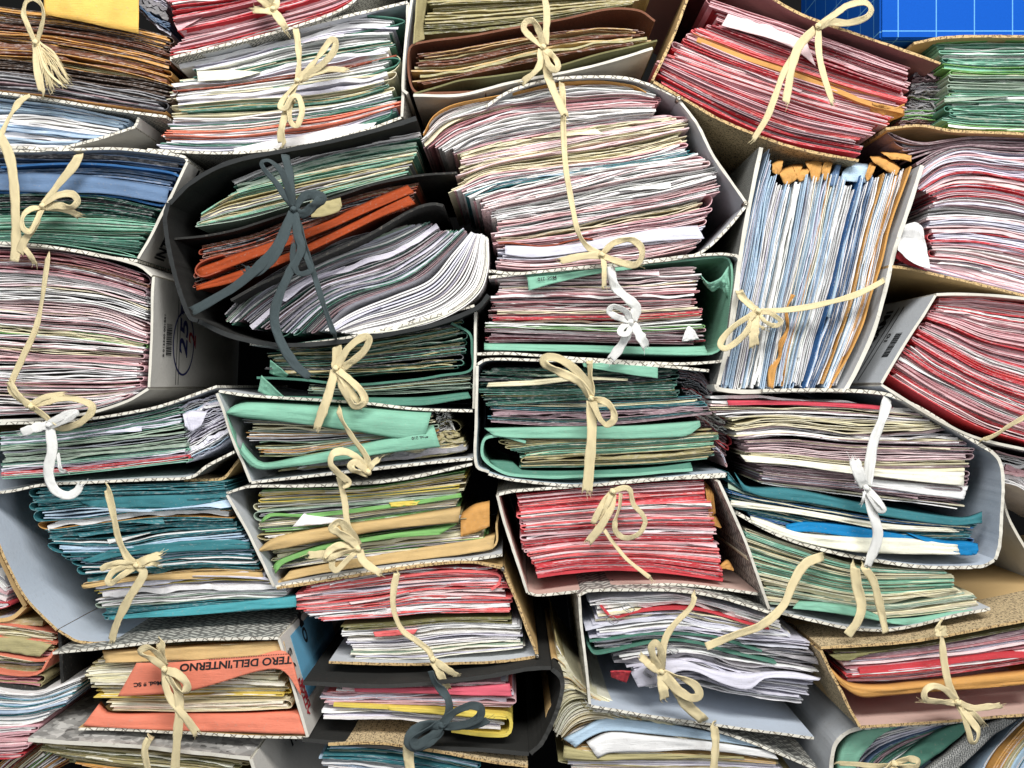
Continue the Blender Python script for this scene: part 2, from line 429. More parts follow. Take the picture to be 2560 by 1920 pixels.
def stack(desc, guides, y, n, fold, doc, bands=(), side='r', crumple=1.0, pitch=7.0, endj=0.02, depth=0.21, nowrap=0.15, wob=0.25, yj=0.0045, leaf=3.0):
    """guides: traced curves from the top (or left) of the pile to the bottom (or right), each running left to right (top to bottom).
       n units; each a coloured card folder (or none) round a document of several sheets."""
    NP = 52
    wide = any(g[:, 0].min() < -20 or g[:, 0].max() > 4444 for g in guides)
    if wide: guides = [extend(g, 420) for g in guides]; NP = 64
    K = [catmull(g, NP) for g in guides]
    Kt = np.linspace(0, 1, len(K))
    # measure pile height to convert page pitch; t proportional to height
    hs = np.array([np.abs(K[i + 1] - K[i]).max(axis=1).mean() for i in range(len(K) - 1)]); hs = np.maximum(hs, 1)
    Kt = np.r_[0, np.cumsum(hs)] / hs.sum(); H = hs.sum()
    def at(t):
        """t: row (NP,) of positions"""
        t = np.broadcast_to(t, (NP,)); i = np.clip(np.searchsorted(Kt, t, 'right') - 1, 0, len(K) - 2)
        f = (t - Kt[i]) / (Kt[i + 1] - Kt[i]); A = np.array(K)
        k = np.arange(NP)
        return A[i, k] * (1 - f)[:, None] + A[i + 1, k] * f[:, None]
    def ends(C, e0, e1):
        """re-cut curve C to the parameter range e0..1-e1 (may run past the ends)"""
        u = np.linspace(e0, 1 - e1, NP); x = np.arange(NP) / (NP - 1)
        out = np.stack([np.interp(u, x, C[:, j]) for j in (0, 1)], 1)
        lo = u < 0; hi = u > 1
        out[lo] = C[0] + (C[1] - C[0]) * (u[lo, None] * (NP - 1)); out[hi] = C[-1] + (C[-1] - C[-2]) * ((u[hi, None] - 1) * (NP - 1))
        return out
    w = RS.uniform(0.4, 1.3, n) * np.where(RS.rand(n) < 0.22, 2.2, 1.0); w /= w.sum(); T = np.r_[0, np.cumsum(w)]
    bounds = [np.clip(T[i] + noise1(NP, 3) * wob * w[min(i, n - 1)] * (0 < i < n), 0, 1) for i in range(n + 1)]
    counts = {}
    e0b, e1b = RS.uniform(-1, 1, 2) * endj
    for i in range(n):
        tm = (T[i] + T[i + 1]) / 2; fs, ds = fold, doc
        for b in bands:
            if b[0] <= tm < b[1]: fs, ds = b[2], b[3]
        fc = pick(fs); dc = pick(ds)
        tin = H * w[i]
        if RS.rand() < 0.35: e0b, e1b = RS.uniform(-1, 1, 2) * endj
        e0 = e0b + RS.uniform(-.3, .3) * endj; e1 = e1b + RS.uniform(-.3, .3) * endj
        e0 = max(e0, -0.45 * endj); e1 = max(e1, -0.35 * endj)
        yu = y + RS.uniform(-1, 1) * yj
        a, b = bounds[i], bounds[i + 1]
        mid = at((a + b) / 2)
        bx = mid[:, 0]; by = mid[:, 1]
        vis = np.mean((bx > 0) & (bx < 4424) & (by > 0) & (by < 3318)) * (np.ptp(bx) + np.ptp(by)) * tin
        lf = leaf * S
        hasf = fc != 'none'
        pad = (leaf / max(tin, 1)) * (0.9 if hasf else 0.15)
        if hasf:
            mb = MB(); cf = colour(fc)
            A = ends(at(a + (b - a) * pad * 0.5), e0, e1); B = ends(at(b - (b - a) * pad * 0.5), e0 + RS.uniform(-.2, .6) * endj, e1)
            fdn = noise1(NP, 7) * leaf * 0.35 * crumple * S
            yn = yu - 0.0012 + noise1(NP, 5) * 0.0014
            if RS.rand() > nowrap:
                sd = side if side in 'lr' else ('l' if RS.rand() < 0.5 else 'r')
                if sd == 'l': A2, B2 = A[::-1], B[::-1]
                else: A2, B2 = A, B
                m_ = (A2[-1] + B2[-1]) / 2; t_ = A2[-1] - A2[-2]; t_ = t_ / max(np.linalg.norm(t_), 1e-6); r_ = np.linalg.norm(A2[-1] - B2[-1]) / 2
                ar = [m_ + (A2[-1] - m_) * math.cos(q) + t_ * r_ * 1.1 * math.sin(q) for q in (0.6, 1.1, 1.57, 2.05, 2.55)]
                P = np.vstack([A2, ar, B2[::-1]])
                yy = np.r_[yn, np.full(5, yn[-1]), yn[::-1]]; ff = np.r_[fdn, np.zeros(5), fdn[::-1]]
                slab(mb, W(P, yu), lf, yy, depth, cf, ff)
            else:
                slab(mb, W(A, yu), lf, yn, depth, cf, fdn); 
                slab(mb, W(B, yu), lf, yn + RS.uniform(-1, 1) * 0.002, depth, colour(fc), -fdn)
            counts.setdefault(('f', fc), 0)
            FOLD.append((vis, mb, fc, counts[('f', fc)], desc)); counts[('f', fc)] += 1
        # document pages
        room = tin * (1 - 2 * pad)
        smooth_doc = RS.rand() < 0.26 and crumple < 1.6
        m = int(np.clip(round(room / (pitch * (2.4 if smooth_doc else 1))), 1, 16))
        mb = MB()
        for j in range(m):
            s = (j + 0.5 + 0.32 * crumple * noise1(NP, RS.randint(3, 12))) / m
            s = np.clip(s, 0.02, 0.98)
            t = a + (b - a) * (pad + (1 - 2 * pad) * s)
            pc = dc if RS.rand() < 0.9 else pick(ds)
            inner = 0.6 * endj * RS.rand() + (0.008 if hasf else 0)
            C = ends(at(t), e0 + inner + RS.uniform(-.25, .25) * endj, e1 + inner + RS.uniform(-.25, .25) * endj)
            th = room / m * (RS.uniform(0.42, 0.78) if not smooth_doc else 0.86) * S
            slab(mb, W(C, yu), np.maximum(th * (1 + 0.35 * crumple * 0.6 * noise1(NP, 26)), 1.4 * S), yu + RS.uniform(-1, 1) * 0.0018 + (noise1(NP, 6) * 0.0009 + noise1(NP, 30) * 0.0006) * crumple, depth - 0.01, colour(pc, 0.045),
                 noise1(NP, 9) * room / m * 0.42 * crumple * S)
        if tin > 14 and RS.rand() < 0.30:
            # a page edge hanging out of the document, its corner bent down
            L0 = RS.uniform(0.12, 0.4); u0 = RS.uniform(0, 1 - L0)
            if RS.rand() < 0.5: u0 = 0.0 if RS.rand() < 0.5 else 1 - L0
            kk = np.linspace(u0, u0 + L0, 14) * (NP - 1)
            Ca, Cb = ends(at(a + (b - a) * 0.15), e0, e1), ends(at(a + (b - a) * RS.uniform(0.7, 1.1)), e0, e1)
            A_ = np.stack([np.interp(kk, np.arange(NP), Ca[:, j]) for j in (0, 1)], 1); B_ = np.stack([np.interp(kk, np.arange(NP), Cb[:, j]) for j in (0, 1)], 1)
            ramp = np.linspace(1, 0.06, 14) if u0 < 0.3 else np.linspace(0.06, 1, 14)
            B_ = A_ + (B_ - A_) * (ramp * (1 + 0.15 * noise1(14, 6)))[:, None]
            Vf = np.zeros((4, 14, 3))
            for r in range(4):
                s_ = r / 3; yy_ = yu + 0.004 - 0.0075 * min(1, s_ * 2.5) - 0.001 * s_; q_ = W(A_ * (1 - s_) + B_ * s_, yy_)
                Vf[r, :, 0] = q_[:, 0]; Vf[r, :, 1] = yy_ + noise1(14, 5) * 0.0006; Vf[r, :, 2] = q_[:, 1]
            shell(mb, Vf, 0.0004, colour(dc, 0.05))
        counts.setdefault(('d', dc), 0)
        DOCS.append((vis, mb, dc, counts[('d', dc)], desc)); counts[('d', dc)] += 1

def flush_papers(limit=295):
    for kind, items, nm, what in (('d', DOCS, 'paper_document', 'paper document'), ('f', FOLD, 'card_folder', 'card folder')):
        items.sort(key=lambda q: -q[0])
        for vis, mb, c, i, desc in items[:limit]:
            o = mb.build(nm, M['paper'])
            tag(o, f"{ordinal(i)} {SAY.get(c, c)} {what.split()[-1]} from top in {desc}", 'document' if kind == 'd' else 'folder', f"{what}s in {desc}")
        rest = items[limit:]
        if rest:
            mb = MB()
            for q in rest: mb.merge(q[1])
            o = mb.build('paper_sheets' if kind == 'd' else 'thin_card_folders', M['paper'])
            tag(o, 'thin remaining sheets between the documents of every bundle' if kind == 'd' else 'thin remaining card folders between the papers of every bundle', 'sheets' if kind == 'd' else 'folders', kind='stuff')

def patch(name, label, cat, A, B, yA, yB, col, rows=9, bulge=0.0, crease=0.0008, th=0.0006, mat='card', group=None, parent=None, c=None):
    """a bent sheet seen from its face: from traced curve A at depth yA to curve B at depth yB"""
    n = 36; A = catmull(A, n); B = catmull(B, n); V = np.zeros((rows, n, 3))
    for r in range(rows):
        s = r / (rows - 1); p = A * (1 - s) + B * s; e_ = min(1, s * 5) if yA > yB else s; e_ = 0.9 * e_ + 0.1 * s; yy = yA * (1 - e_) + yB * e_ - bulge * math.sin(math.pi * s)
        q = W(p, yy); V[r, :, 0] = q[:, 0]; V[r, :, 2] = q[:, 1]; V[r, :, 1] = yy + noise1(n, 8) * crease
    uu = np.linspace(0, 1, n)[None, :]; vv = np.linspace(0, 1, rows)[:, None]
    for _ in range(3 if crease > 0.0005 else 0):      # soft kinks where the sheet has been folded
        an = RS.uniform(-0.5, 0.5); d_ = (uu - RS.uniform(0.1, 0.9)) * math.cos(an) * 4 + (vv - 0.5) * math.sin(an)
        V[:, :, 1] += np.maximum(0, 0.5 - np.abs(d_)) * RS.uniform(-1, 1) * min(0.004, 0.035 * np.ptp(V[:, :, 0]), 0.10 * np.ptp(V[:, :, 2]) + 0.0003)
    mb = MB(); shell(mb, V, th, colour(col, 0.02) if isinstance(col, str) else col)
    o = mb.build(name, M[mat], parent, smooth=True)
    if parent is None: tag(o, label, cat, group)
    return o

def bent(name, label, cat, pts, y, col, th=3.5, depth=0.2, n=60, crease=0.25, mat='card', group=None, yn=0.0015, edge=None):
    """a card or sheet seen from its edge, following a traced line"""
    mb = MB(); P = W(catmull(extend(pts), n), y)
    slab(mb, P, th * S, y + noise1(n, 7) * yn, depth, colour(col, 0.02) if isinstance(col, str) else col, noise1(n, 10) * th * crease * S)
    o = mb.build(name, M[mat]); tag(o, label, cat, group); return o

# ------------------------------------------------------------------ cotton tapes
def strand(mb, pts, y, w, y1=None, bulge=0.0, twist=0.5, wrap0=False, wrap1=False, tw0=None, frayed=False):
    """a flat tape along a traced line; w traced width"""
    n = max(16, int(len(pts) * 9)); p = catmull(pts, n)
    s = np.linspace(0, 1, n); y1 = y if y1 is None else y1
    yy = y + (y1 - y) * s - bulge * np.sin(np.pi * s) + noise1(n, 3) * 0.0012
    if wrap0: yy = yy + 0.05 * np.clip(1 - s * n / 2.5, 0, 1)
    if wrap1: yy = yy + 0.05 * np.clip(1 - (1 - s) * n / 2.5, 0, 1)
    q = W(p, 0); base = np.stack([q[:, 0] * (D + yy) / D, yy, q[:, 1] * (D + yy) / D], 1)
    T = np.gradient(base, axis=0); T /= np.linalg.norm(T, axis=1)[:, None]
    side = np.stack([-T[:, 2], np.zeros(n), T[:, 0]], 1); side /= np.maximum(np.linalg.norm(side, axis=1), 1e-6)[:, None]
    nrm = np.cross(T, side)
    a = (tw0 if tw0 is not None else RS.uniform(-.4, .4)) + twist * noise1(n, max(2, len(pts) - 1))
    ca, sa = np.cos(a)[:, None], np.sin(a)[:, None]
    X = side * ca + nrm * sa; Y = -side * sa + nrm * ca
    c = 7; hw = w * S / 2 * (0.94 + 0.14 * noise1(n, 7)); cup = 0.14 * RS.choice([-1, 1]) * (0.6 + 0.5 * noise1(n, 3))
    V = np.zeros((c, n, 3))
    for k in range(c):
        v = -1 + 2 * k / (c - 1)
        V[k] = base + X * (hw * v * (1 + 0.05 * noise1(n, n // 2)))[:, None] + Y * (hw * (cup * (v * v - 0.4) + 0.10 * noise1(n, n // 3)))[:, None]
    if frayed:
        V[:, -1] += T[-1] * RS.uniform(-0.003, 0.003, (c, 1))
        for _ in range(int(RS.randint(4, 9))):     # loose threads at the cut end
            v = RS.uniform(-1, 1); p0 = base[-1] + X[-1] * hw[-1] * v - T[-1] * 0.001; ln = RS.uniform(0.002, 0.0065); bend = RS.uniform(-1, 1, 3) * ln * 0.6
            tt = np.linspace(0, 1, 7)[:, None]; c0 = p0 + T[-1] * ln * tt + bend * tt ** 2
            wv = X[-1] * 0.00016
            shell(mb, np.stack([c0 - wv, c0, c0 + wv]), 0.00022)
    shell(mb, V, 0.0007)
def knot(mb, x, y_, yd, r=16):
    """two crossed wraps of tape drawn tight"""
    cx, cz = W((x, y_), yd)
    for ang, rr, off in ((0.3, r, 0.0), (1.7, r * 0.85, -0.0012), (1.0, r * 0.7, -0.002)):
        ang += RS.uniform(-.3, .3)
        n, c = 22, 6; R_ = rr * S
        th = np.linspace(0, 2 * np.pi, n); V = np.zeros((c, n, 3))
        ax = np.array([math.cos(ang), 0, math.sin(ang)]); up = np.array([-math.sin(ang), 0, math.cos(ang)]); fw = np.array([0, -1, 0])
        for k in range(c):
            v = -1 + 2 * k / (c - 1); rad = R_ * (1 - 0.28 * v * v) * (1 + 0.06 * noise1(n, 6))
            rad[-1] = rad[0]
            V[k] = np.array([cx, yd + off, cz]) + ax * (v * R_ * 0.62) + (np.cos(th) * rad)[:, None] * up + (np.sin(th) * rad * 0.6)[:, None] * fw
        shell(mb, V, 0.0008)
def tape(label, y, mat='tape', kn=(), loops=(), tails=(), straps=(), w=37, group=None):
    """kn: knots (x,y) ; loops, tails, straps: (traced line, width factor, options)"""
    first = kn[0] if len(kn) else (straps or tails)[0][0][0]
    cx, cz = W(np.array(first, float), y)
    root = empty('cotton_tape', (float(cx), y, float(cz)))
    tag(root, label, 'ribbon', 'cotton tapes tied round the bundles')
    for k in kn:
        mb = MB(); knot(mb, k[0], k[1], y - 0.006, w * 0.37); mb.build('knot', M[mat], root, smooth=True)
    for nm, lst, bl in (('bow_loop', loops, 0.010), ('tail', tails, 0.004), ('strap', straps, 0.0)):
        for it in lst:
            pts, f = it[0], (it[1] if len(it) > 1 else 1.0); kw = dict(it[2]) if len(it) > 2 else {}
            mb = MB()
            strand(mb, pts, kw.pop('y', y - (0.005 if nm != 'strap' else 0.002)), w * f, bulge=kw.pop('bulge', bl), twist=kw.pop('twist', 0.75 if nm != 'tail' else 0.3), frayed=(nm == 'tail'), **kw)
            mb.build(nm, M[mat], root, smooth=True)
    return root

# ------------------------------------------------------------------ the setting
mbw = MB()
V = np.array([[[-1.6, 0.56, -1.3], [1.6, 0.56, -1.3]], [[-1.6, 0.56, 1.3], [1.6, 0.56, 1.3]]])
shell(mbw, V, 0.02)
wall = mbw.build('wall', board_material('shade_black_back', (0.004, 0.004, 0.004), dirt=(0.006, 0.005, 0.005), rough=1.0))  # near-black base puts the shade of the gaps into the wall colour
tag(wall, 'back of the shelf behind the piled files, coloured as deep shade', 'wall', kind='structure')

def text3(name, body, org, xdir, ydir, size, mat, parent, bold=0.0, shear=0.0, sx=1.0):
    from mathutils import Matrix, Vector
    c = bpy.data.curves.new(name, 'FONT'); c.body = body; c.size = size; c.offset = bold; c.shear = shear; c.extrude = 0.00012
    c.align_x = 'LEFT'; c.materials.append(M[mat]) if isinstance(mat, str) else c.materials.append(mat)
    o = bpy.data.objects.new(name, c); COL.objects.link(o)
    X = Vector(xdir).normalized(); Y = Vector(ydir); Y = (Y - X * X.dot(Y)).normalized(); Z = X.cross(Y)
    m = Matrix(((X.x * sx, Y.x, Z.x, org[0]), (X.y * sx, Y.y, Z.y, org[1]), (X.z * sx, Y.z, Z.z, org[2]), (0, 0, 0, 1)))
    o.parent = parent; pl = parent.location if parent.parent is None else parent.location + parent.parent.location
    o.matrix_local = Matrix.Translation(-pl) @ m
    bpy.context.view_layer.update()
    me = bpy.data.meshes.new_from_object(o.evaluated_get(bpy.context.evaluated_depsgraph_get()))
    o2 = bpy.data.objects.new(name, me); COL.objects.link(o2); o2.parent = parent; o2.matrix_local = Matrix.Translation(-pl) @ m
    bpy.data.objects.remove(o)
    return o2
class Face:
    """outer face of a straight board between two traced points; a -> b runs up the board"""
    def __init__(s, a, b, y, side):
        s.a = np.array([*W(a, y)]); s.b = np.array([*W(b, y)]); s.y = y
        s.d = (s.b - s.a); s.len = np.linalg.norm(s.d); s.d /= s.len
        n = np.array([s.d[1], -s.d[0]]); s.n = n if (n[0] > 0) == (side == 'r') else -n
    def p(s, u, v, off=0.0019):
        q = s.a + s.d * u * s.len + s.n * off
        return np.array([q[0], s.y + v, q[1]])
    def up(s): return (s.d[0], 0, s.d[1])
def face_rect(name, F, u0, u1, v0, v1, mat, parent, off=0.0016, th=0.0003):
    V = np.array([[F.p(u0, v0, off), F.p(u1, v0, off)], [F.p(u0, v1, off), F.p(u1, v1, off)]])
    mb = MB(); shell(mb, V, th); return mb.build(name, M[mat], parent)
def face_bars(name, F, bars, mat, parent, off=0.0018):
    mb = MB()
    for (u0, u1, v0, v1) in bars:
        shell(mb, np.array([[F.p(u0, v0, off), F.p(u1, v0, off)], [F.p(u0, v1, off), F.p(u1, v1, off)]]), 0.0002)
    return mb.build(name, M[mat], parent)
def barcode(F, u0, u1, v0, v1, mat, parent):
    bars = []; u = u0
    while u < u1:
        w = RS.choice([0.004, 0.008, 0.012]); bars.append((u, min(u + w, u1), v0, v1)); u += w + RS.choice([0.005, 0.009])
    return face_bars('barcode', F, bars, mat, parent)

def corner(root, x, y_, yd, r=10):
    """small steel corner cap on a binder's bent edge"""
    c = W((x, y_), yd); n = 14
    V = np.zeros((4, n, 3)); th = np.linspace(0, 2 * np.pi, n)
    for k, (rr, dy) in enumerate(((r * 0.3, -0.0035), (r, -0.003), (r * 1.05, 0.002), (r * 0.9, 0.008))):
        V[k] = np.stack([c[0] + np.cos(th) * rr * S, np.full(n, yd - 0.003 + dy), c[1] + np.sin(th) * rr * S], 1)
    mb = MB(); shell(mb, V, 0.0004); mb.build('corner_cap', M['brass'], root, smooth=True)

# ================================================================== TOP LEFT
# B1 brown envelopes
binder('b1', 'grey lined binder bottom under the brown envelope bundle at the top left corner',
       [('b', G('1 724,508 640,497 450,470 200,430 -60,398'))], y=0.0, outer='herring', inner='grey', edge='edge')
stack('the brown envelope bundle', [G('1 -60,20 120,45 300,60 560,115 745,165'), G('1 -60,120 250,150 560,200 745,250'), G('1 -60,230 250,250 560,310 740,360'), G('1 -60,385 200,415 450,452 705,488')],
      0.006, 17, 'darkbrown3 ochre4 brown2', 'darkbrown3 brown3 ochre2 khaki', bands=[(0.62, 1.0, 'charcoal2 darkbrown2 ochre', 'grey2 charcoal2 plum darkbrown2')], crumple=1.3, pitch=8, endj=0.04, wob=0.4)
patch('kraft_envelope', 'large plain yellow kraft envelope leaning on the brown envelopes at the top left', 'envelope', G('1 190,-120 600,-120'), G('1 190,62 330,88 470,118 600,146'), 0.02, -0.004, L(224,180,92))
# B1a small lilac sheets between
stack('the small lilac bundle at the top edge', [G('1 590,-60 640,-20 720,0'), G('1 590,0 650,60 735,100'), G('1 600,50 670,110 740,160')], 0.03, 4, 'none', 'lav3 steel grey', side='r', pitch=8)
# B2
binder('b2', 'pale grey binder folded round the pale blue bundle at the left edge', [('s', G('1 604,512 588,552')), ('b', G('1 588,552 420,605 240,648 120,655 -60,650'))], y=0.0, outer='whiteboard', inner='grey', edge='edge', spine_out='whiteboard')
stack('the pale blue bundle at the left edge', [G('1 -60,412 200,446 400,480 598,525'), G('1 -60,500 200,520 400,548 540,570'), G('1 -60,580 120,600 260,612 360,608'), G('1 -60,635 60,640 180,640 240,635')],
      0.01, 13, 'none4 charcoal pale_blue', 'pale_blue4 white2 lav2', bands=[(0.6, 1, 'none3 charcoal', 'pale_blue3 grey2 charcoal white')], pitch=9, endj=0.03)
# B3 red top
binder('b3', 'dash patterned binder bottom carrying the red bundle at the top edge', [('b', G('1 1560,-40 1530,10 1440,60 1230,132 1000,192 740,255'))], y=-0.006, inner='pinkish')
stack('the red bundle at the top edge', [G('1 690,-160 1000,-190 1540,-240'), G('1 720,-40 1000,-60 1560,-160'), G('1 745,120 1000,60 1290,-20 1560,-90'), G('1 790,165 1000,110 1250,50 1540,-40'), G('1 720,240 950,195 1230,115 1430,55 1530,5')],
      0.0, 22, 'red3 crimson2 pink3 rose', 'pink3 white3 blush2', pitch=7, endj=0.02, nowrap=0.4, bands=[(0.8, 1.0, 'pink2 red', 'white2 pink3 blush')])
# B4 mixed white & green
binder('b4', 'tall grey binder with straight right spine left of the olive bundle', [('t', G('1 740,262 1000,205 1230,140 1500,72 1762,12')), ('s', G('1 1765,14 1750,250 1737,508')), ('b', G('1 1735,512 1600,560 1400,618 1200,648 1000,664 800,660 640,650'))], y=0.0)
stack('the tall bundle of white papers and green folders', [
    G('1 775,275 1000,215 1250,145 1500,85 1745,85'), G('1 800,330 1000,300 1250,235 1500,185 1720,160'), G('1 730,385 1000,360 1280,310 1500,270 1730,225'),
    G('1 690,430 1000,395 1300,370 1500,340 1725,285'), G('1 740,490 1000,470 1280,455 1500,430 1680,380'), G('1 700,560 1000,560 1300,520 1500,490 1725,440'), G('1 685,640 1000,652 1300,630 1500,580 1690,505')],
    0.006, 26, 'none6 green2 cream', 'white4 lav4 cream', bands=[(0.0, 0.22, 'none5 green', 'lav3 white2'), (0.36, 0.42, 'orange', 'white brown'), (0.55, 0.68, 'khaki cream green', 'khaki2 cream3'), (0.8, 0.88, 'salmon pink', 'cream white')], endj=0.045, wob=0.35, pitch=7.5)
patch('typed_letter', 'white letter with a printed stamp at the bottom of the white and green bundle', 'letter', G('1 1010,640 1250,585 1500,535 1635,515'), G('1 1010,655 1240,640 1480,600 1590,575'), 0.02, 0.0, 'white')
patch('cream_envelope', 'small cream envelope sticking out above the orange folder in the white bundle', 'envelope', G('1 850,305 1000,300 1130,310'), G('1 855,352 1000,345 1050,335'), 0.01, -0.001, 'ivory')
bent('card_folder', 'dark green folder hooked round the right end low in the white bundle', 'folder', G('1 1300,610 1600,530 1680,500 1692,470 1660,455 1500,480 1200,545'), 0.003, 'green', th=5)
bent('card_folder', 'dark green folder hooked round the right end halfway up the white bundle', 'folder', G('1 1180,380 1500,340 1700,290 1728,262 1700,252 1600,262'), 0.003, 'green', th=5)
bent('card_folder', 'green folder curling round the white sheets at the top of their bundle', 'folder', G('1 1180,215 1500,150 1700,110 1748,92 1700,78 1560,62'), 0.004, 'green', th=4)

# ================================================================== TOP MIDDLE
binder('b5', 'grey binder with upright left spine round the olive bundle', [('t', G('2 605,215 450,262 300,300 0,360 -220,412 -425,415')), ('s', G('1 1762,408 1742,392 1755,200 1785,-40'))], y=-0.004, outer='whiteboard', inner='grey', edge='edge_plain')
stack('the olive paper bundle at the top edge', [G('1 1830,-120 2212,-160 2780,-150'), G('1 1830,40 2100,20 2500,0 2800,-20'), G('1 1810,150 2000,140 2300,100 2700,30')], 0.012, 10, 'none3 olive2 khaki2', 'khaki4 olive2 cream', pitch=9, endj=0.03)
stack('the tan papers inside the brown folder', [G('1 1800,235 1950,215 2212,170 2580,120 2740,130'), G('1 1785,300 2000,290 2400,200 2780,160'), G('1 1800,375 1950,345 2212,285 2500,230 2790,185')], 0.008, 9, 'none3 brown khaki', 'khaki3 brown2 kraft2', pitch=9, endj=0.05, crumple=1.4)
bent('card_folder', 'russet brown folder wrapped round tan papers at the top edge', 'folder', G('1 2100,398 1850,402 1790,395 1765,330 1763,230 1780,195 1850,180 2000,160 2212,122 2420,85 2620,40 2760,45 2830,90'), 0.0, 'brown', th=9, n=90)
bent('card_folder', 'olive green folder beneath the russet brown folder', 'folder', G('1 2840,175 2600,230 2400,285 2212,318 2000,345 1900,372 1790,402'), -0.002, 'olive', th=7)
patch('card_folder', 'pale olive folder edge standing beside the upright grey spine', 'folder', G('1 1800,-20 1790,120 1785,190'), G('1 1850,-20 1830,110 1835,170'), -0.004, 0.01, 'khaki')
# B6 centre bundle
b6 = binder('b6', 'pale grey binder bent to a point around the thick central bundle', [('t', G('2 -110,465 0,395 150,352 300,336 480,338 600,372 715,430')), ('s', G('2 718,432 800,545 870,675 940,780 1008,884')), ('b', G('2 1010,890 930,985 830,1080 740,1112 500,1142 250,1162 20,1182 -100,1172'))], y=-0.004)
corner(b6, 2212 + 716, 432, -0.004); corner(b6, 2212 + 1004, 884, -0.004)
stack('the thick central bundle', [
    G('2 -390,590 -310,490 -150,435 0,400 300,348 500,362 615,405'), G('2 -370,640 -250,560 0,480 300,455 500,440 640,440'), G('2 -240,655 -100,600 100,560 400,520 640,500'),
    G('2 -200,700 0,660 300,600 520,560 745,520'), G('2 -250,830 -100,760 200,720 500,680 760,615'), G('2 -110,880 0,850 300,780 600,720 870,690'),
    G('2 -115,960 100,930 400,880 640,840 885,770'), G('2 -90,1040 100,1020 400,970 650,930 880,880'), G('2 -90,1090 200,1090 500,1030 700,1010 860,970'), G('2 -80,1150 100,1165 400,1135 600,1110 830,1060')],
    0.004, 44, 'none6 pink3 blush2 rose', 'white8 blush2 cream', bands=[(0, 0.04, 'none', 'white'), (0.44, 0.50, 'none teal', 'white2 pale_blue'), (0.9, 0.95, 'none', 'lav3 white'), (0.36, 0.43, 'none3 cream', 'cream3 khaki white')], side='r', crumple=1.9, pitch=6, endj=0.045, wob=0.45, nowrap=0.3, leaf=3.4)
patch('large_document', 'thick smooth lilac white document low in the thick central bundle', 'document', G('2 -30,1060 200,1062 400,1030 620,990 800,975'), G('2 -30,1100 100,1112 300,1090 600,1045 830,1030'), 0.004, -0.001, 'lav', th=0.0012)
bent('card_folder', 'orange red folder edge just above the smooth lilac document', 'folder', G('2 -60,1050 0,1050 140,1062 300,1030 350,1035'), 0.0, 'orange', th=5)
bent('card_folder', 'ochre folder arching over the top left of the central bundle', 'folder', G('2 -385,580 -340,500 -250,450 0,402 200,360 380,350 520,368 580,400'), -0.001, 'ochre', th=3)
# B7
binder('b7', 'rounded grey binder round the mint lined bundle below the central bundle', [('t', G('2 -100,1200 200,1165 500,1140 740,1112 900,1098 960,1104')), ('s', G('2 960,1104 978,1120 975,1250 952,1400 930,1540')), ('b', G('2 928,1545 905,1562 700,1570 300,1548 0,1528 -150,1532'))], y=-0.004)
stack('the rose and white bundle in the mint folder', [G('2 -100,1190 200,1175 500,1165 815,1150'), G('2 -90,1230 200,1225 500,1225 820,1200'), G('2 -100,1290 200,1290 500,1290 800,1280'), G('2 -90,1380 200,1375 500,1370 810,1350'), G('2 -110,1425 200,1440 500,1450 820,1440'), G('2 -100,1480 200,1475 500,1480 820,1490')],
      0.004, 24, 'rose2 none4 pink', 'white4 grey2 blush cream', bands=[(0.62, 0.68, 'red', 'cream'), (0.78, 0.83, 'lime', 'white'), (0.9, 1, 'crimson plum', 'plum rose')], side='r', crumple=1.5, pitch=6.5, endj=0.03)
bent('card_folder', 'mint green folder lining the rounded binder below the central bundle', 'folder', G('2 60,1192 300,1168 600,1140 880,1112 935,1120 950,1180 945,1300 930,1420 900,1505 830,1530 500,1525 200,1508 -120,1500'), 0.0, 'mint', th=9, n=90, depth=0.24)
mf = patch('card_folder', 'mint green folder flap hanging at the top left of the rose bundle', 'folder', G('2 65,1185 200,1180 330,1162 520,1148'), G('2 72,1255 180,1225 330,1190 520,1162'), 0.01, -0.008, 'mint')
patch('card_folder', 'mint green folder floor showing below the rose bundle', 'folder', G('2 -120,1480 300,1488 600,1495 830,1492'), G('2 -120,1512 300,1520 600,1532 850,1535'), 0.02, -0.003, 'mint')
patch('torn_scrap', 'torn mint green scrap peeling inside the rounded binder', 'scrap', G('2 815,1185 850,1220 900,1200 935,1150'), G('2 830,1225 865,1260 900,1245 940,1300'), -0.004, 0.01, 'mint', crease=0.003)
patch('folded_corner', 'small folded white corner low at the right end of the rose bundle', 'sheet', G('2 735,1470 760,1410 790,1430'), G('2 735,1475 780,1470 808,1465'), -0.002, 0.0, 'white')

# ================================================================== TOP RIGHT
binder('b8', 'tilted dusty pink lined binder round the red bundle at the upper right', [('t', G('2 1000,-90 1150,15 1300,88 1600,192 1845,280')), ('b', G('2 1495,694 1300,660 1100,602 900,520 780,452 610,358')), ('s', G('2 603,352 690,170 765,-30'))], y=-0.006, outer='fabric', inner='dustpink', edge='edge_tan', spine_out='kraftb')
stack('the tilted red bundle at the upper right', [G('2 860,0 1200,110 1500,215 1735,300'), G('2 880,110 1200,225 1500,330 1700,395'), G('2 720,155 1000,270 1400,400 1690,470'), G('2 680,250 900,330 1300,460 1610,540'), G('2 630,285 900,420 1200,540 1520,600'), G('2 640,360 850,470 1150,600 1490,670')],
      0.004, 46, 'red3 rose pink5 coral', 'white3 blush4 pink3', bands=[(0.0, 0.3, 'crimson rose4 pink', 'rose2 pink3 blush2'), (0.40, 0.44, 'ochre', 'white'), (0.86, 1, 'red crimson plum', 'crimson plum white')], side='l', crumple=1.2, pitch=6, endj=0.03, leaf=3.6)
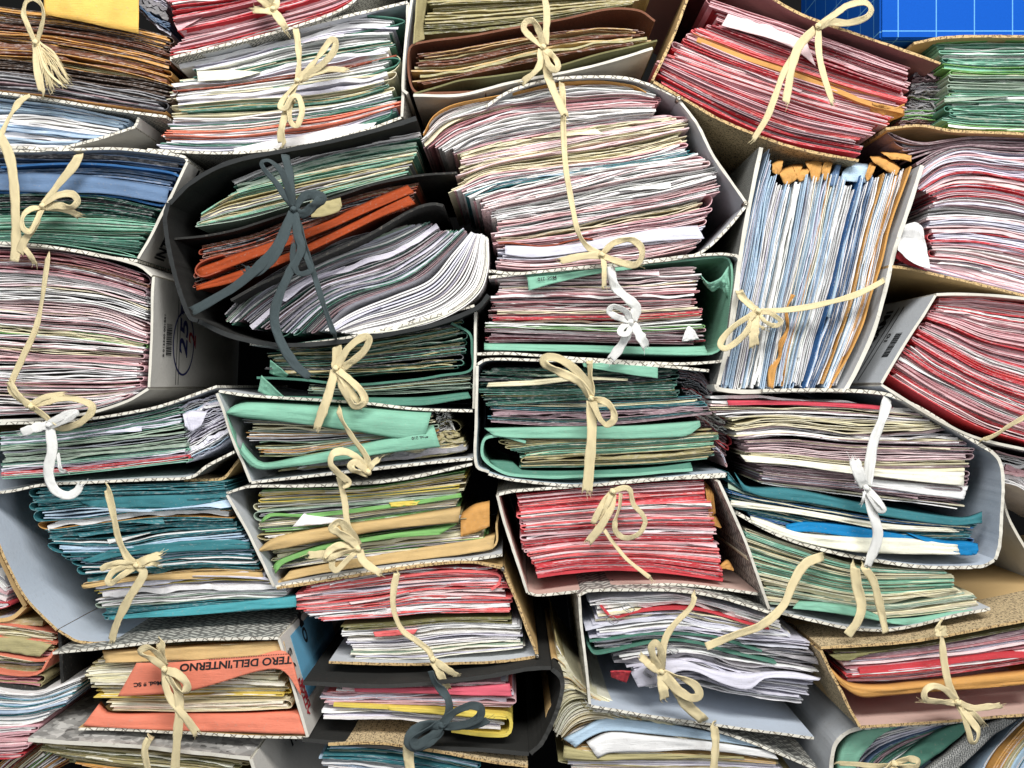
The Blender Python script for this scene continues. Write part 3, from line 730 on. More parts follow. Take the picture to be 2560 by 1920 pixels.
patch('pale_cover_sheet', 'large pale pink sheet lying over the top of the tilted red bundle', 'sheet', G('2 945,40 1100,90 1260,145'), G('2 905,110 1050,150 1200,200 1312,285'), 0.03, -0.004, 'blush')
bent('kraft_envelope', 'ochre envelope running through the middle of the tilted red bundle', 'envelope', G('2 800,170 950,225 1070,268 1250,330 1500,430 1690,480'), -0.001, 'ochre', th=20, crease=0.1)
patch('kraft_envelope', 'torn ochre envelope end poking out right of the tilted red bundle', 'envelope', G('2 1560,440 1640,465 1695,450'), G('2 1540,490 1620,520 1695,500'), -0.002, 0.01, 'ochre', crease=0.002)
# B9 green
binder('b9t', 'tan edged board over the green edged bundle at the right edge', [('t', G('2 1730,192 1850,168 2000,160 2280,160'))], y=-0.002, outer='kraftb', inner='kraftb', edge='edge_tan')
binder('b9b', 'tan edged board under the green edged bundle at the right edge', [('b', G('2 2280,588 2150,580 1900,572 1750,548 1610,562'))], y=-0.004, outer='kraftb', inner='kraftb', edge='edge_tan')
stack('the green edged bundle at the right edge', [G('2 1830,178 2000,172 2300,172'), G('2 1870,280 2000,290 2300,290'), G('2 1880,440 2000,440 2300,445'), G('2 1870,545 2000,562 2300,572')],
      0.008, 26, 'mint2 green2 lime sage2', 'white3 sage2 cream mint', side='l', pitch=6.5, endj=0.03, nowrap=0.2)
# loose grey tabs left of it
stack('the grey tab sheets left of the green bundle', [G('2 1750,300 1830,290 1900,285'), G('2 1720,400 1800,400 1890,400'), G('2 1690,460 1800,460 1880,470'), G('2 1670,545 1780,540 1880,545')], 0.03, 10, 'none3 grey lime', 'grey3 white2 plum', side='r', pitch=7, endj=0.09, crumple=1.4)
# B10 blue box
root = empty('blue_box', (0.40, 0.1, 0.34)); tag(root, 'bright blue cardboard box with thin white grid lines in the top right corner', 'box')
def boxface(name, pts3, mat, th=0.002, parent=root):
    mb = MB(); shell(mb, np.array(pts3, float), th); return mb.build(name, mat, parent)
mblue, tb, bb = nt('blue_grid_print')
uvn = node(tb, 'ShaderNodeUVMap', uv_map='UVMap'); br = node(tb, 'ShaderNodeTexBrick'); br.offset = 0.0
br.inputs['Scale'].default_value = 1.0; br.inputs['Brick Width'].default_value = 0.0372; br.inputs['Row Height'].default_value = 0.0372; br.inputs['Mortar Size'].default_value = 0.0005; br.inputs['Mortar Smooth'].default_value = 0.0
c_ = L(6, 78, 172); br.inputs['Color1'].default_value = (*c_, 1); br.inputs['Color2'].default_value = (*c_, 1); br.inputs['Mortar'].default_value = (*L(104, 168, 212), 1)
mpb = node(tb, 'ShaderNodeMapping'); mpb.inputs['Location'].default_value = (-0.0155, 0.0312, 0)
tb.links.new(uvn.outputs[0], mpb.inputs[0]); tb.links.new(mpb.outputs[0], br.inputs['Vector'])
nz = node(tb, 'ShaderNodeTexNoise', Scale=500.0, Detail=3.0); tb.links.new(uvn.outputs[0], nz.inputs['Vector'])
tb.links.new(mixc(tb, mth(tb, 'MULTIPLY', nz.outputs[0], 0.3), br.outputs[0], tuple(np.array(c_) * 0.5)), bb.inputs['Base Color']); bb.inputs['Roughness'].default_value = 0.7; bb.inputs['Specular IOR Level'].default_value = 0.1; bump(tb, bb, nz.outputs[0], 0.0002, 0.5)
bx0, bz0 = W((2212 + 1598, 162), 0.0); bx1, bz1 = bx0 + 0.24, bz0 + 0.16
def q4(a, b, c, d): return [[a, b], [d, c]]
boxface('front_panel', q4((bx0, 0.0, bz0), (bx1, 0.0, bz0), (bx1, 0.0, bz1), (bx0, 0.0, bz1)), mblue)
boxface('side_panel', q4((bx0 - 0.0005, 0.002, bz0), (bx0 - 0.0005, 0.26, bz0), (bx0 - 0.0005, 0.26, bz1), (bx0 - 0.0005, 0.002, bz1)), mblue)
boxface('bottom_panel', q4((bx0, 0.002, bz0 - 0.0002), (bx1, 0.002, bz0 - 0.0002), (bx1, 0.26, bz0 - 0.0002), (bx0, 0.26, bz0 - 0.0002)), mblue)

# B11 upright bundle
bv = binder('b11', 'upright white binder of blue and white papers stood on end right of centre', [('t', G('2 888,1662 930,1480 985,1100 1035,820 1072,640')), ('b', G('2 1768,718 1710,900 1640,1110 1560,1430 1490,1590 1435,1690')), ('s', G('4 1440,30 1300,28 1000,34 885,22 878,2'))], y=-0.004, outer='herring_fine', inner='grey', edge='edge_plain', spine_out='whiteboard', th=0.004)
stack('the upright blue and white bundle', [
    G('2 1105,655 1050,850 985,1150 925,1500 905,1668'), G('2 1120,745 1080,900 1030,1200 960,1500 930,1680'), G('2 1190,790 1140,1000 1090,1250 1040,1500 1000,1680'), G('2 1290,760 1250,1000 1190,1250 1130,1500 1100,1680'),
    G('2 1440,770 1380,1000 1310,1300 1250,1500 1210,1680'), G('2 1560,770 1500,1000 1430,1300 1370,1500 1300,1680'), G('2 1700,740 1620,1000 1540,1300 1450,1550 1395,1680')],
      0.004, 44, 'none7 white2 pale_blue2 ochre', 'white6 pale_blue2 ivory lav2', side='r', crumple=1.3, pitch=6, endj=0.03, wob=0.3, nowrap=0.4, bands=[(0, 0.08, 'none pale_blue', 'lav white2'), (0.72, 0.80, 'blue steel2', 'pale_blue white')])
for i, (a, b, lab) in enumerate([
    ('2 1125,705 1150,690 1172,692', '2 1125,745 1150,755 1165,730', 'small curled ochre envelope tip at the left of the upright bundle'),
    ('2 1150,740 1200,715 1260,710', '2 1165,770 1185,800 1230,775', 'torn dark ochre envelope tip beside the leftmost curled one'),
    ('2 1215,712 1260,725 1290,715', '2 1225,760 1245,785 1275,770', 'torn crumpled ochre envelope tip near the middle left of the upright bundle'),
    ('2 1265,698 1310,690 1345,695', '2 1285,740 1300,790 1325,780', 'tall folded ochre envelope tip at the middle of the upright bundle'),
    ('2 1350,695 1370,690 1385,700', '2 1335,740 1350,780 1365,775', 'narrow ochre envelope tip behind the grey blue sheets'),
    ('2 1545,705 1560,700 1575,710', '2 1525,760 1535,785 1550,770', 'thin ochre envelope tip right of the grey blue sheets'),
    ('2 1545,675 1620,680 1680,720', '2 1560,700 1620,740 1660,760', 'wide wavy ochre envelope flap at the top right of the upright bundle'),
    ('2 1590,655 1660,658 1725,668', '2 1640,690 1690,690 1725,700', 'flat ochre envelope flap behind the wide wavy one')]):
    patch('kraft_envelope', lab, 'envelope', G(a), G(b), 0.02 if i < 6 else 0.04, 0.002, 'ochre', crease=0.0009, bulge=0.002, th=0.0006, group='torn ochre envelopes in the upright bundle')
for a, b, c, lab in [('2 1385,735 1400,700 1425,700', '2 1370,800 1385,805 1400,800', 'steel', 'grey blue sheet standing above the upright bundle'), ('2 1430,735 1470,705 1540,710', '2 1420,780 1480,785 1530,790', 'pale_blue', 'pale sheet with blue bands standing above the upright bundle')]:
    patch('standing_sheet', lab, 'sheet', G(a), G(b), 0.03, 0.004, c)
bent('kraft_envelope', 'long ochre envelope edge down the right side of the upright bundle', 'envelope', G('2 1722,720 1640,960 1560,1250 1480,1480 1380,1655'), 0.001, 'ochre', th=8)
patch('notebook', 'grey spiral notebook cover standing behind the upright bundle', 'notebook', G('2 1590,600 1680,612 1760,640'), G('2 1560,690 1660,700 1745,720'), 0.07, 0.06, 'grey')
for a, b in (('2 1195,1300 1212,1270 1225,1270', '2 1200,1330 1210,1330 1220,1320'), ('2 1170,1420 1190,1380 1200,1380', '2 1150,1500 1165,1505 1180,1480'), ('2 1120,1580 1150,1545 1165,1540', '2 1105,1650 1120,1680 1140,1640')):
    pass
patch('kraft_envelope', 'torn ochre envelope edge low on the front of the upright bundle', 'envelope', G('2 1205,1270 1180,1350 1185,1420 1150,1480 1152,1540 1110,1590 1105,1670'), G('2 1222,1275 1190,1330 1198,1420 1168,1500 1163,1545 1140,1600 1128,1680'), 0.0, -0.003, 'ochre', crease=0.002)

# B12 right pink
binder('b12', 'tan edged board sagging under the curved pink bundle at the right edge', [('b', G('2 2290,1296 2100,1250 1950,1215 1800,1182 1700,1160 1620,1152'))], y=-0.004, outer='kraftb', inner='grey', edge='edge_tan')
stack('the curved pink bundle at the right edge', [G('2 1640,575 1720,610 1800,618 2000,590 2290,592'), G('2 1760,720 1850,660 1950,630 2100,640 2290,650'), G('2 1745,800 1850,720 1980,700 2100,720 2290,740'), G('2 1830,850 1900,830 2000,830 2150,850 2290,890'),
       G('2 1800,930 1950,920 2100,930 2290,960'), G('2 1790,1040 1950,1040 2100,1060 2290,1100'), G('2 1800,1130 1950,1150 2100,1190 2290,1240'), G('2 1660,1140 1800,1165 2000,1215 2290,1285')],
      0.006, 34, 'none5 red2 pink2 plum rose', 'lav4 blush3 white2 pink', side='l', crumple=0.9, pitch=7.5, endj=0.02, bands=[(0, 0.12, 'plum2 none', 'grey plum lav')])
patch('curled_sheet', 'white sheet curling forward with a pink stain left of the curved pink bundle', 'sheet', G('2 1685,975 1745,960 1775,985'), G('2 1665,1080 1740,1140 1808,1162'), -0.004, -0.018, 'white', bulge=-0.02, crease=0.001)
patch('card_folder', 'small red folder corner below the curled white sheet', 'folder', G('2 1650,1085 1700,1080 1760,1140'), G('2 1650,1110 1700,1140 1790,1168'), 0.01, -0.002, 'red')
# B13
b13 = binder('b13', 'grey binder with handwriting on its slanted spine below the curved pink bundle', [('b', G('4 2290,300 2000,232 1800,135 1590,6')), ('s', G('2 1590,1655 1825,1278')), ('t', G('2 1830,1274 1900,1272 2050,1278 2290,1300'))], y=-0.012, outer='grey', inner='pinkish', edge='edge_plain')
stack('the red fanned bundle at the right edge', [G('2 1855,1290 2000,1285 2290,1310'), G('2 1805,1370 1900,1400 2050,1460 2290,1510'), G('2 1755,1440 1900,1520 2050,1600 2290,1680'), G('2 1715,1500 1850,1590 2050,1690 2290,1790'), G('4 1640,-30 1850,100 2050,200 2290,270')],
      0.0, 40, 'red4 pink3 rose2 coral', 'pink3 blush3 white2', side='l', crumple=1.1, pitch=6, endj=0.025, leaf=4.5)
F13 = Face((2212 + 1590, 1655), (2212 + 1825, 1278), -0.012, 'l')
face_bars('printed_lines', F13, [(0.02, 0.92, 0.058, 0.0595), (0.02, 0.92, 0.070, 0.0715)], 'ink', b13)
barcode(F13, 0.30, 0.58, 0.018, 0.034, 'ink', b13)
text3('lettering', 'IGANAMI', F13.p(0.10, 0.082), F13.up(), (0, 1, 0), 0.024, 'ink', b13, bold=0.0006, sx=0.8)
text3('printed_number', '10', F13.p(0.47, 0.046), F13.up(), (0, 1, 0), 0.012, 'ink', b13)

# ================================================================== LEFT MIDDLE
b14 = binder('b14', 'white spined binder round the blue and green folders at the left edge', [('t', G('1 -60,640 100,642 250,652 500,645 700,665 800,682 814,700')), ('s', G('1 815,704 604,1120')), ('b', G('1 600,1128 450,1108 300,1080 150,1060 -60,1050'))], y=0.0, spine_out='whiteboard')
stack('the blue folders at the left edge', [G('1 -60,655 200,660 500,665 800,700'), G('1 -60,730 200,725 500,730 760,770'), G('1 -60,840 200,830 450,840 700,875')],
      0.014, 10, 'none2 steel blue', 'steel4 steel', pitch=15, crumple=0.5, endj=0.02, bands=[(0, .2, 'charcoal steel', 'steel charcoal')])
bent('card_folder', 'bright blue folder wrapping over the blue papers at the left edge', 'folder', G('1 0,720 150,712 400,708 600,725 740,745 785,775 760,820 722,882 660,880 520,850 300,838 100,832 -60,828'), 0.004, 'blue', th=9, n=80, depth=0.24)
patch('blue_booklet', 'thick blue booklet low among the blue folders', 'booklet', G('1 0,750 300,752 500,775 730,812'), G('1 -60,820 200,832 450,838 720,878'), 0.008, 0.002, 'steel', th=0.001)
stack('the green folders at the left edge', [G('1 -60,845 200,835 450,850 700,905'), G('1 -60,930 200,925 450,930 680,955'), G('1 -60,1000 200,1000 450,1010 650,1010'), G('1 -60,1040 200,1050 450,1090 600,1118')],
      0.006, 17, 'mint4 green3 cream', 'mint2 sage green white cream', side='l', pitch=8, crumple=1.2, endj=0.02, bands=[(0, 0.4, 'darkgreen2 none', 'charcoal darkgreen sage')])
F14 = Face((604, 1120), (815, 704), 0.0, 'r')
text3('lettering', 'INTE', F14.p(0.05, 0.052), F14.up(), (0, -1, 0), 0.036, 'ink', b14, bold=0.0009, sx=0.36)
text3('lettering', 'ONE', F14.p(0.70, 0.050), F14.up(), (0, -1, 0), 0.034, 'ink', b14, bold=0.0009, sx=0.44)
face_bars('printed_lines', F14, [(0.0, 1.0, 0.080, 0.0808), (0.0, 1.0, 0.088, 0.0888)], 'ink', b14)
# B15
b15 = binder('b15', 'pale grey binder with barcode and circled number round the pink and white bundle', [('t', G('1 -60,1056 200,1072 400,1098 600,1145 664,1192')), ('s', G('1 668,1196 648,1672')), ('b', G('3 644,20 560,70 400,122 200,150 -60,162'))], y=0.0, inner='grey', outer='whiteboard', edge='edge_plain')
stack('the pink and white bundle at the left edge', [G('1 -60,1075 200,1085 420,1120 615,1180'), G('1 -60,1170 200,1190 450,1230 638,1285'), G('1 -60,1330 200,1350 450,1370 622,1435'), G('1 -60,1450 200,1470 450,1490 626,1508'), G('1 -60,1600 200,1610 450,1600 628,1600'),
       G('1 -60,1680 200,1690 450,1690 620,1670'), G('3 -60,140 200,130 400,105 550,60')],
      0.004, 32, 'none5 pink3 blush2', 'white7 cream blush2', side='r', crumple=1.7, pitch=6.2, endj=0.025, wob=0.4, bands=[(0, 0.12, 'brown plum ochre', 'khaki rose white'), (0.46, 0.49, 'lime', 'cream')])
F15 = Face((648, 1672), (668, 1196), 0.0, 'r')
barcode(F15, 0.30, 0.60, 0.035, 0.050, 'ink', b15)
text3('printed_number', '8 013340 001861', F15.p(0.28, 0.030), F15.up(), (0, -1, 0), 0.0062, 'ink', b15)
face_bars('printed_lines', F15, [(0.02, 0.93, 0.066, 0.0668), (0.02, 0.93, 0.074, 0.0748)], 'ink', b15)
text3('handwritten_number', '252', F15.p(0.28, 0.098), F15.up(), (0, -1, 0), 0.034, 'blue_ink', b15, bold=0.0004, shear=0.2, sx=1.2)
n_ = 48; th_ = np.linspace(0, 2 * np.pi, n_); Vr = np.zeros((2, n_, 3))
for k in range(n_):
    for r_ in (0, 1):
        e = 1 + 0.07 * r_; Vr[r_, k] = F15.p(0.43 + 0.30 * e * math.cos(th_[k]), 0.087 + 0.031 * e * math.sin(th_[k]))
mb = MB(); shell(mb, Vr, 0.0002); mb.build('drawn_ring', M['blue_ink'], b15)
text3('handwritten_number', '2', F15.p(0.38, 0.125), F15.up(), (0, -1, 0), 0.032, 'red_ink', b15, shear=0.3)
# B16
binder('b16', 'grey binder round the lilac edged bundle below the pink and white one', [('t', G('3 -60,172 200,165 400,150 600,118 720,90 940,12')), ('b', G('3 1015,292 900,352 825,402 620,412 400,424 200,435 60,462 -60,476'))], y=-0.003, inner='grey', outer='herring_fine')
stack('the lilac and green bundle left of centre', [G('3 0,205 300,180 600,130 780,80'), G('3 0,260 300,235 600,195 790,165'), G('3 15,310 300,290 600,262 800,240'), G('3 10,410 300,392 600,360 810,335')],
      0.004, 19, 'none3 sage2 green mint', 'lav4 white2 sage', crumple=1.0, pitch=7, endj=0.015, bands=[(0.84, 0.93, 'red', 'pink white')])
stack('the lilac sheets fanning out beside green sheets', [G('3 770,95 840,70 940,45'), G('3 790,180 860,140 975,95'), G('3 800,270 880,220 990,160'), G('3 800,345 880,310 1000,240')],
      0.012, 14, 'none', 'lav5 white2 pale_blue', crumple=0.9, pitch=6, endj=0.06, wob=0.4)
patch('folded_corner', 'lilac page corner folded over beside the right end of the lilac bundle', 'sheet', G('3 790,130 830,115 895,120'), G('3 800,185 830,205 870,180'), 0.004, 0.0, 'lav')
binder('b16b', 'mottled tan board corner behind the lilac bundle', [('b', G('3 1040,325 1010,360 960,408 800,415'))], y=0.012, outer='kraftb', inner='fabric', edge='edge_tan')

# ================================================================== B38 dark binder
bd = binder('b38', 'dark cloth covered binder left of centre with a slate ribbon', [('s', G('1 858,1385 825,1370 775,1240 735,1080 718,960 735,880')), ('t', G('1 735,880 830,790 1000,705 1250,650 1500,600 1690,550 1800,515')), ('b', G('1 2110,1275 2060,1330 1900,1395 1700,1440 1450,1478 1200,1488 1000,1450 862,1388'))], y=-0.014, outer='cloth_grey', inner='cloth_black', edge='cloth_grey', th=0.0042)
stack('the upper papers of the dark binder', [G('1 985,785 1150,720 1400,640 1600,600 1820,565'), G('1 1030,820 1200,760 1500,680 1800,630'), G('1 880,920 1000,850 1250,790 1500,740 1790,680'), G('1 860,980 1050,950 1300,880 1500,820 1760,755')],
      0.010, 20, 'none5 mint sage2 green', 'cream2 khaki sage2 grey2 white', side='l', crumple=1.2, pitch=7, endj=0.02)
bent('card_divider', 'black card divider under the upper papers of the dark binder', 'divider', G('1 752,1030 900,1015 1050,985 1250,920 1450,850 1650,790 1800,760 1975,748'), -0.004, L(40,40,38), th=9, depth=0.24)
stack('the brown and orange folders of the dark binder', [G('1 890,1060 1100,1010 1300,930 1600,830 1800,790'), G('1 880,1110 1100,1060 1300,980 1600,880 1790,830'), G('1 855,1180 1100,1100 1300,1050 1600,930 1780,850'), G('1 850,1240 1000,1200 1300,1110 1600,960 1780,900')],
      0.012, 11, 'orange3 brown3 darkbrown', 'charcoal2 brown2 khaki orange', side='l', crumple=1.3, pitch=9, endj=0.03)
patch('card_folder', 'orange folder lying across the middle of the dark binder', 'folder', G('1 848,1160 1000,1105 1300,1000 1550,890 1760,800'), G('1 862,1200 1010,1150 1300,1040 1560,930 1790,830'), 0.004, -0.006, L(150,62,24), th=0.0008)
patch('card_folder', 'orange folder with a hooked left end below the other orange folder', 'folder', G('1 848,1235 1000,1180 1300,1070 1600,920 1760,840'), G('1 850,1255 1020,1215 1320,1095 1620,950 1795,880'), 0.002, -0.008, L(150,62,24), th=0.0008)
bent('card_folder', 'orange folder curled at the left of the dark binder', 'folder', G('1 1000,1150 880,1195 850,1180 846,1160 870,1130 960,1100'), -0.006, 'orange', th=6)
bent('card_divider', 'black card divider above the bent white papers in the dark binder', 'divider', G('1 1000,1300 1150,1215 1400,1100 1600,1010 1750,920 1870,880 1915,885'), -0.004, L(46,46,44), th=12, depth=0.24)
stack('the bent shade-greyed white papers of the dark binder', [
    G('1 965,1365 1080,1250 1200,1170 1350,1090 1500,1030 1680,985'), G('1 1020,1400 1150,1290 1300,1200 1500,1110 1700,1050 1870,960'), G('1 1130,1415 1280,1300 1400,1220 1600,1160 1750,1100 1900,1000'),
    G('1 1250,1440 1370,1330 1500,1260 1700,1210 1850,1120 2000,985'), G('1 1390,1430 1500,1330 1650,1270 1800,1210 1900,1130 2020,1000')],
      0.024, 30, 'none6 green2 sage plum', 'lav3 white grey6', side='l', crumple=0.7, pitch=7, endj=0.02)  # mostly grey pages: the shade of the recess is put into the paper colour
stack('the open ledger low in the dark binder', [G('1 1400,1430 1520,1350 1700,1275 1850,1210 1950,1100 2035,1005'), G('1 1450,1435 1560,1390 1760,1330 1900,1270 1990,1160 2060,1010'), G('1 1500,1440 1700,1410 1900,1345 2030,1250 2075,1150 2085,1010'), G('1 1560,1445 1750,1425 1950,1360 2070,1270 2110,1160 2110,1030')],
      -0.004, 7, 'none', 'white4 blush lav2 ivory', crumple=0.25, pitch=9, endj=0.01, wob=0.15)
patch('card_scrap', 'rounded pale card lying on the orange folders beside the slate bow', 'card', G('1 1340,870 1400,860 1470,850'), G('1 1345,940 1400,935 1460,915 1478,890'), 0.002, -0.008, 'khaki')

# ================================================================== B20 / B21 / B22
binder('b20', 'thin grey binder with upright right spine round the dark green bundle', [('t', G('1 1085,1488 1250,1492 1440,1472 1650,1430 1850,1375 2050,1322')), ('s', G('1 2055,1326 2052,1550 2046,1765')), ('b', G('3 2042,118 1800,108 1600,86 1350,68 1100,52 950,30'))], y=-0.002)
stack('the dark green bundle at the centre left', [G('1 1300,1480 1500,1450 1750,1410 1980,1365'), G('1 1160,1530 1400,1520 1700,1480 1990,1430'), G('1 1150,1575 1400,1570 1700,1540 1990,1510'), G('1 1200,1620 1450,1630 1700,1610 2010,1590')],
      0.006, 15, 'darkgreen3 green2 charcoal mint', 'sage khaki2 olive cream charcoal', side='r', crumple=1.6, pitch=7.5, endj=0.05, wob=0.4)
stack('the papers under the bent green folder', [G('1 1330,1660 1500,1668 1750,1640 2020,1610'), G('1 1330,1700 1500,1705 1750,1700 2020,1680')], 0.006, 4, 'none sage', 'khaki cream sage charcoal', pitch=8, endj=0.05)
bent('card_folder', 'mint green folder bent through the dark green bundle', 'folder', G('1 1110,1630 1300,1640 1500,1660 1700,1650 1900,1625 2030,1600 2040,1520 2030,1440 1950,1395'), 0.0, 'green', th=10, n=80, depth=0.24)
patch('card_folder', 'green folder lining the floor under the dark green bundle', 'folder', G('1 1230,1710 1500,1712 1800,1712 2020,1690'), G('1 1240,1728 1500,1742 1800,1752 2035,1720'), 0.03, -0.004, 'green')
patch('card_folder', 'pointed mint green folder tip at the left of the dark green bundle', 'folder', G('1 1168,1555 1200,1580 1245,1618'), G('1 1165,1612 1200,1625 1235,1632'), -0.004, 0.004, 'mint')
patch('card_folder', 'lower pointed mint green folder tip beside the white corner', 'folder', G('1 1130,1622 1170,1660 1235,1722'), G('1 1115,1690 1170,1715 1225,1728'), -0.004, 0.004, 'mint')
binder('b21', 'pale binder with leaning left spine round the mint green folder', [('b', G('3 2045,322 1850,340 1600,368 1350,395 1090,425')), ('s', G('3 1087,422 1010,240 943,40'))], y=-0.006, inner='grey', outer='herring_big')
stack('the papers inside the mint green folder', [G('3 1060,150 1300,165 1600,195 1870,120'), G('3 1060,220 1300,215 1600,210 1880,200'), G('3 1110,290 1300,290 1600,240 1890,230'), G('3 1120,315 1300,310 1560,280 1890,255')],
      0.004, 12, 'none3 khaki sage grey ochre', 'grey2 cream2 sage khaki white', crumple=1.4, pitch=7, endj=0.03, wob=0.4)
stack('the paper ends right of the mint green folder', [G('3 1880,115 1920,110 1940,110'), G('3 1890,200 1940,190 1960,190'), G('3 1700,300 1900,250 2000,240'), G('3 1200,372 1600,340 2005,295')], 0.016, 12, 'none3 khaki', 'khaki2 cream2 grey white sage', crumple=1.5, pitch=7, endj=0.04)
patch('card_folder', 'large mint green folder upper flap drooping over grey papers', 'folder', G('3 978,120 1010,90 1070,72 1300,78 1600,92 1868,108'), G('3 982,128 1050,145 1200,160 1400,185 1600,215 1750,240 1835,234'), 0.02, -0.012, 'mint', rows=12, bulge=0.004)
mf2 = patch('card_folder', 'large mint green folder lower flap rising to the right', 'folder', G('3 1050,250 1080,290 1140,338 1300,310 1500,268 1700,215 1870,168'), G('3 1035,300 1085,355 1140,370 1300,352 1500,325 1700,295 1902,272'), 0.02, -0.012, 'mint', rows=12, bulge=0.003)
patch('card_folder', 'mint green folder fold running down inside the leaning spine', 'folder', G('3 978,122 1000,200 1030,280 1085,360'), G('3 1000,140 1040,200 1060,270 1115,345'), -0.01, 0.03, 'mint', rows=9)
b22 = binder('b22', 'white cornered binder leaning left round the yellow and green bundle', [('b', G('3 2170,735 2020,758 1800,778 1600,805 1400,835 1195,872')), ('s', G('3 1190,870 1090,670 985,478')), ('t', G('3 985,470 1085,442 1300,440 1600,425 1800,398 2040,345'))], y=-0.008, inner='grey', outer='herring_big', edge='edge')
stack('the yellow and green bundle at the centre', [G('3 1115,460 1300,450 1600,445 2010,375'), G('3 1120,520 1300,510 1600,490 2000,455'), G('3 1135,590 1400,560 1700,520 1990,495'), G('3 1130,640 1400,620 1700,580 1980,545')],
      0.006, 18, 'none2 cream lime yellow sage', 'grey2 white3 cream sage', side='l', crumple=1.4, pitch=7, endj=0.03, wob=0.4)
stack('the lower yellow and green bundle at the centre', [G('3 1130,650 1400,630 1700,590 1990,560'), G('3 1200,725 1400,700 1700,660 2060,615'), G('3 1190,800 1400,770 1700,740 2120,700')],
      0.008, 9, 'none cream lime2 khaki', 'white3 cream grey', side='l', crumple=1.0, pitch=8, endj=0.03)
patch('card_folder', 'lime green folder across the middle of the yellow and green bundle', 'folder', G('3 1128,590 1160,558 1300,560 1500,540 1800,500 1990,470'), G('3 1130,600 1180,572 1350,575 1600,548 1800,520 1995,488'), 0.01, -0.002, 'lime')
patch('card_folder', 'lime green folder below the long cream envelope', 'folder', G('3 1180,785 1210,755 1400,690 1700,640 1978,602'), G('3 1190,820 1230,775 1420,712 1650,672 1900,650'), 0.01, -0.004, 'lime')
patch('yellow_divider', 'small bright yellow divider edge above the white sheets at the centre', 'divider', G('3 1680,512 1740,505 1818,502'), G('3 1690,530 1740,528 1800,522'), 0.004, -0.003, 'yellow')
patch('cream_envelope', 'long cream envelope with a pointed left end in the yellow and green bundle', 'envelope', G('3 1110,720 1190,660 1400,615 1700,575 1992,528'), G('3 1112,726 1250,705 1450,668 1700,625 1980,598'), 0.006, -0.008, 'kraft', bulge=0.002)
patch('folded_sheet', 'white folded sheet peeking over the long cream envelope', 'sheet', G('3 1320,552 1400,568 1490,580'), G('3 1262,618 1370,608 1500,595'), 0.01, -0.006, 'white')
patch('kraft_envelope', 'ochre envelope corner at the right end of the yellow and green bundle', 'envelope', G('3 1990,560 2050,520 2115,505'), G('3 1990,660 2060,640 2115,615'), 0.01, 0.002, 'ochre')
bent('kraft_folder', 'kraft brown folder under the yellow and green bundle', 'folder', G('3 1200,855 1400,808 1700,765 1950,735 2130,705 2148,600'), 0.002, 'kraft', th=9, depth=0.24)
patch('kraft_folder', 'kraft brown folder inner face under the lime green folder', 'folder', G('3 1260,800 1500,752 1800,700 2060,660 2140,640'), G('3 1215,850 1400,815 1700,772 1950,742 2130,712'), 0.03, 0.0, 'kraft')

# ================================================================== B17 teal, B26-28 left edge
binder('b17', 'large open binder with a wide pale inside left of the teal bundle', [('b', G('3 945,1082 800,1092 600,1102 480,1112 350,1108 260,1060')), ('s', G('3 255,1058 120,925 40,780 -60,560'))], y=-0.012, outer='kraftb', inner='blue_grey', edge='edge_tan', depth=0.30)
stack('the teal bundle in the large open binder', [
    G('3 160,450 400,440 700,430 1000,420'), G('3 160,545 400,535 700,545 1000,500'), G('3 170,610 400,575 700,545 1010,560'), G('3 240,690 500,700 760,670 1060,650'), G('3 340,780 500,770 800,740 1110,740'),
    G('3 360,870 600,840 850,815 1150,815'), G('3 420,930 600,905 850,890 1250,890'), G('3 480,1015 700,1005 1000,985 1280,965')],
    0.002, 24, 'teal7 none2', 'white2 pale_blue2 teal5', side='l', crumple=0.9, pitch=8, endj=0.03, bands=[(0, 0.18, 'teal', 'teal4 steel pale_blue'), (0.2, 0.26, 'ochre', 'lav white'), (0.66, 0.71, 'kraft', 'brown kraft'), (0.72, 0.92, 'none2 yellow sage', 'white3 lav2')])
patch('card_folder', 'wide teal folder with a blank front in the upper teal bundle', 'folder', G('3 340,505 600,475 800,470 985,470'), G('3 400,535 600,535 800,540 880,545 940,500'), 0.008, -0.002, 'teal')
patch('card_folder', 'wide teal folder above the white sheets in the lower teal bundle', 'folder', G('3 350,760 500,705 750,672 1000,665 1080,680'), G('3 385,775 550,740 800,725 1080,712'), 0.006, -0.003, 'teal')
patch('card_folder', 'bright teal folder at the very bottom of the teal bundle', 'folder', G('3 475,1005 800,962 1100,930 1282,905'), G('3 470,1018 800,1000 1100,975 1280,962'), 0.01, -0.006, L(72,150,158))
patch('kraft_folder', 'kraft brown folder lying across the teal bundle below its bow', 'folder', G('3 352,868 600,832 850,812 1130,810'), G('3 360,885 600,850 850,842 1140,835'), 0.006, -0.004, 'kraft')
binder('b26', 'kraft board binder corner at the left edge above the salmon folders', [('s', G('3 -60,560 -20,690 40,820 118,955')), ('b', G('3 118,958 62,1006 0,1018 -60,1026'))], y=0.006, outer='kraftb', inner='grey', edge='kraftb', th=0.004)
stack('the pink corner bundle at the left edge', [G('3 -60,800 -10,820 20,850'), G('3 -60,900 0,905 40,925'), G('3 -60,975 0,970 50,955')], 0.012, 6, 'red pink none', 'white pink grey', pitch=8)
stack('the salmon and olive bundle at the left edge', [G('3 -60,1010 100,1020 200,1030'), G('3 -60,1060 100,1070 240,1090'), G('3 -60,1130 100,1150 240,1160'), G('3 -60,1190 100,1205 220,1200'), G('3 -60,1300 100,1305 190,1310')],
      0.004, 12, 'none khaki2 olive salmon', 'khaki2 cream2 rose grey', side='r', crumple=1.0, pitch=9, endj=0.04)
